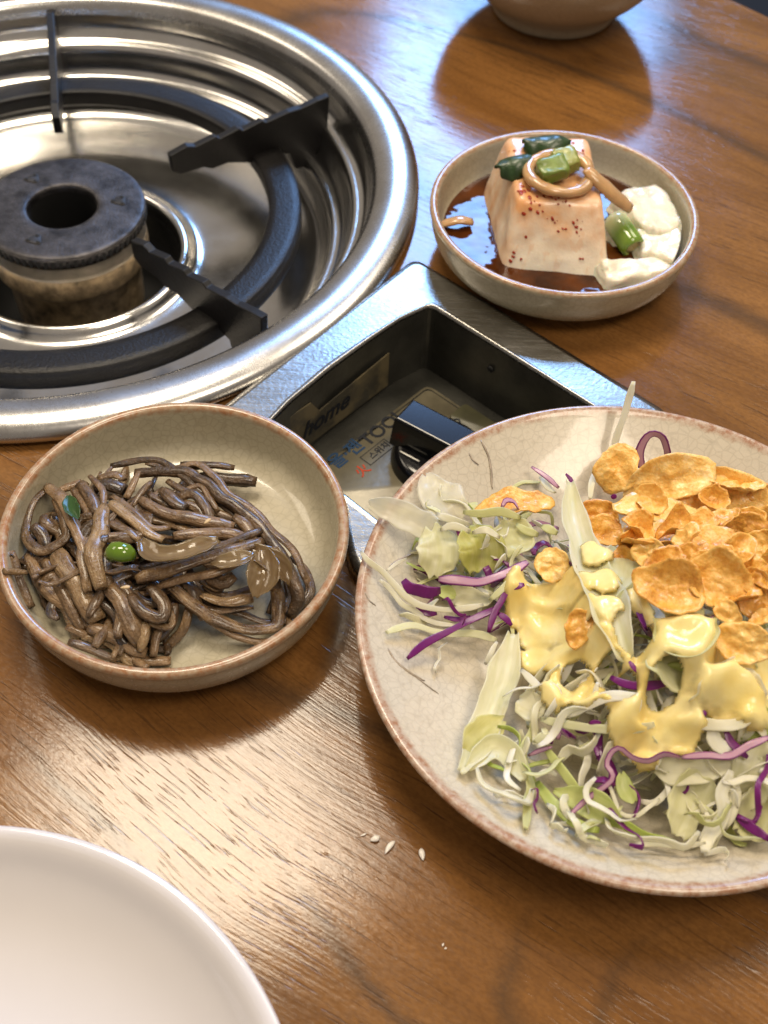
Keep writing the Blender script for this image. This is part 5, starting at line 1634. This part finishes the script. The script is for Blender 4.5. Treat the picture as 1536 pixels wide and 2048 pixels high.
def flake(c, rx, ry, nrm, major, curl, seed, label, group):
    """a thin crumpled oval, curled about its long axis, blistered; closed with real thickness"""
    nrm = nrm / np.linalg.norm(nrm)
    major = major - nrm * (major @ nrm)
    major /= np.linalg.norm(major)
    mi = np.cross(nrm, major)
    nr, na = 9, 34
    pts = []
    def surf(u, a):
        ro = 1 + 0.26 * mnoise.noise(Vector((math.cos(a) * 1.1, math.sin(a) * 1.1, seed * 3.1))) + 0.10 * mnoise.noise(Vector((math.cos(a) * 3.2, math.sin(a) * 3.2, seed)))
        x, y = u * ro * math.cos(a), u * ro * math.sin(a)
        z = curl * (y * y - 0.35) * ry + 0.35 * curl * (x * x - 0.35) * rx * math.sin(seed * 1.7)
        q = Vector((x * rx * 190, y * ry * 190, seed * 5.3))
        z += 0.0018 * mnoise.noise(q) + 0.0010 * mnoise.noise(q * 2.6) + 0.0003 * mnoise.noise(q * 6)
        return c + major * x * rx + mi * y * ry + nrm * z
    V, F = [], []
    for sgn in (1, -1):
        b = len(V)
        V.append(surf(0, 0) + nrm * sgn * 0.0004)
        for i in range(1, nr + 1):
            u = i / nr
            t = 0.0004 * (1 if i < nr else 0.55)
            for j in range(na):
                V.append(surf(u, 2 * math.pi * j / na) + nrm * sgn * t)
        for j in range(na):
            f = (b, b + 1 + j, b + 1 + (j + 1) % na)
            F.append(f if sgn > 0 else f[::-1])
        for i in range(nr - 1):
            for j in range(na):
                f = (b + 1 + i * na + j, b + 1 + (i + 1) * na + j, b + 1 + (i + 1) * na + (j + 1) % na, b + 1 + i * na + (j + 1) % na)
                F.append(f if sgn > 0 else f[::-1])
    half = len(V) // 2
    o1 = 1 + (nr - 1) * na
    for j in range(na):
        F.append((o1 + j, half + o1 + j, half + o1 + (j + 1) % na, o1 + (j + 1) % na))
    V = np.array(V)
    geo(V, F)
    return tag(mo('corn_flake', V, F, M_FLAKE, center=True), label, 'corn flake', group)


FL = [  # zoom x, y, full width, full height, image angle (deg, + = clockwise down right), curl, lift mm, label
 (1480,440,260,300,0,.2,2,'corn flake at the right edge behind the large upper flakes'),
 (1240,360,620,300,8,.25,6,'large corn flake behind the biggest oval one at the top right'),
 (470,200,300,350,-70,.25,9,'upright corn flake below the standing white strip'),
 (1330,300,330,110,8,.3,10,'narrow folded flake on the back edge of the pile'),
 (1020,490,360,170,20,.35,6,'thin corn flake under the biggest oval flake'),
 (840,280,640,300,-14,.22,12,'biggest oval corn flake at the top of the pile'),
 (340,540,320,220,10,.3,6,'corn flake beside the tall pale rib'),
 (350,660,320,200,8,.35,5,'corn flake below its neighbour beside the tall rib'),
 (810,525,660,130,16,.3,9,'long corn flake seen edge on across the pile'),
 (1370,660,400,300,15,.3,7,'wrinkled corn flake with a dark spot at the right'),
 (1500,760,260,300,30,.3,6,'corn flake cut by the right edge of the picture'),
 (740,690,470,140,2,.35,9,'long folded corn flake below the edge on one'),
 (680,800,250,200,40,.3,7,'small corn flake above the cup shaped one'),
 (520,830,170,150,50,.3,4,'small corn flake in shade by the tall rib'),
 (1130,730,420,190,5,.25,10,'corn flake in the centre of the pile'),
 (960,850,300,210,-20,.3,9,'corn flake tucked behind the cup shaped one'),
 (1400,900,300,190,30,.3,8,'corn flake right of the pile centre'),
 (1180,980,430,390,30,.28,12,'rounded golden flake right of the cup shaped one'),
 (830,1030,480,360,12,.55,12,'cup shaped corn flake at the front of the pile'),
 (1480,1120,260,300,-60,.3,8,'corn flake at the right edge below the pile'),
 (1250,1210,200,150,50,.3,8,'small corn flake under the rounded golden one'),
 (1370,1430,390,300,20,.25,8,'corn flake sunk into the dressing at the right'),
 (1500,1250,200,120,-20,.3,8,'small flake at the right edge above the dressing'),
 (215,1335,190,270,-70,.3,5,'corn flake stuck to the dressing below the tall rib'),
 (20,880,260,220,40,.3,7,'single corn flake on the left of the salad'),
 (1620,620,360,280,10,.3,6,'corn flake in the pile just past the picture edge'),
 (1680,900,360,300,-10,.3,6,'corn flake in the pile beyond the picture edge'),
]
_rf = random.Random(5)
_where = [(700, 420), (900, 620), (1050, 600), (1230, 560), (1250, 850), (1080, 880), (820, 860), (640, 620), (1330, 1080), (1420, 540), (1150, 420), (590, 720), (1330, 780), (960, 700), (1440, 1000), (1540, 980)]
_near = ['the biggest oval flake', 'the edge on flake', 'the centre of the pile', 'the dark spotted flake', 'the rounded golden flake', 'the flake behind the cup shaped one', 'the cup shaped flake', 'the folded flake', 'the lower right of the pile', 'the right edge', 'the large back flake', 'the tall rib', 'the right of the centre flake', 'the long folded flake', 'the small right flakes', 'the right picture edge']
for (x, y), nm in zip(_where, _near):
    FL.append((x, y, _rf.uniform(190, 290), _rf.uniform(110, 200), _rf.uniform(-50, 50), _rf.uniform(.4, .8), _rf.uniform(9, 14), 'small broken corn flake lying by ' + nm))
for i, (x, y, fw, fh, ang, curl, lift, lb) in enumerate(FL):
    px, py = ZC(x, y)
    d = ray(px, py)
    h = bvh.ray_cast(Vector(CAM), Vector(d))
    s0 = on(px, py, lift * 1e-3 + 0.004)
    dist = np.linalg.norm(s0 - CAM)
    if h[0] is not None and 0.2 < h[3] < dist + 0.03 and i not in (2,):
        dist = min(dist, h[3] - 0.001)
    c = CAM + d * dist
    sc = dist / FPX / 3.523
    rx, ry = fw / 2 * sc, fh / 2 * sc
    a = math.radians(ang)
    maj = RT * math.cos(a) - UP * math.sin(a)
    if ry > rx:
        rx, ry = ry, rx
        maj = RT * math.cos(a) - UP * math.sin(a)
    ryt = max(ry, min(rx * 0.72, 0.0075))
    tilt = math.acos(min(1, max(0.12, ry / ryt)))
    n0 = -d
    mid = np.cross(n0, maj)
    sg = 1 if (n0 * math.cos(tilt) + mid * math.sin(tilt))[2] > (n0 * math.cos(tilt) - mid * math.sin(tilt))[2] else -1
    nr_ = n0 * math.cos(tilt) + sg * mid * math.sin(tilt) + np.array([0.1 * math.sin(i * 2.3), 0.1 * math.cos(i * 1.7), 0.12])
    flake(c, rx * 1.03, ryt * 1.03, nr_, maj, curl * (1.7 if i % 3 else 1.1), i + 1, lb, 'corn flakes on the salad')
# one long flake under the pale green shred at the top left
p = on(*ZA(1110, 385), 0.010)
flake(p, 0.0135, 0.0065, -ray(*ZA(1110, 385)) + np.array([0, 0.9, 0.9]), RT - 0.03 * UP, 0.4, 77, 'long corn flake lying behind the pale shreds at upper left', 'corn flakes on the salad')

# ------------------------------------------------------------------ crumbs on the table
M_CRUMB = simple('white_rice_crumb', (0.88, 0.84, 0.78), 0.3, 0.0, 0.1, 300)
for (px, py, L, W_, ang, kd, lb) in ((780, 1695, 0.0043, 0.0017, 1.0, 0.25, 'curved white crumb, middle of three on the bare table'), (844, 1709, 0.0033, 0.0019, 1.75, 0.0, 'pointed white crumb nearest the salad plate'),
                                     (750, 1678, 0.0026, 0.0022, 0.5, 0.0, 'round white crumb, left of three on the bare table'), (727, 1669, 0.0016, 0.0007, 0.5, 0.0, 'tiny white crumb sliver left of the round one'),
                                     (886, 1889, 0.0009, 0.0005, 1.2, 0.0, 'tiny white speck on the table below the crumbs'), (891, 1896, 0.0007, 0.0005, 0.3, 0.0, 'smallest white speck beside another below the crumbs')):
    o = seed_mesh(at(px, py, 0.0006), L * 1.25, W_ * 1.35, ang, 0.0, 'rice_crumb', M_CRUMB, kd)
    tag(o, lb, 'crumb', 'white crumbs on the table')
    o.location.z = 0.0002
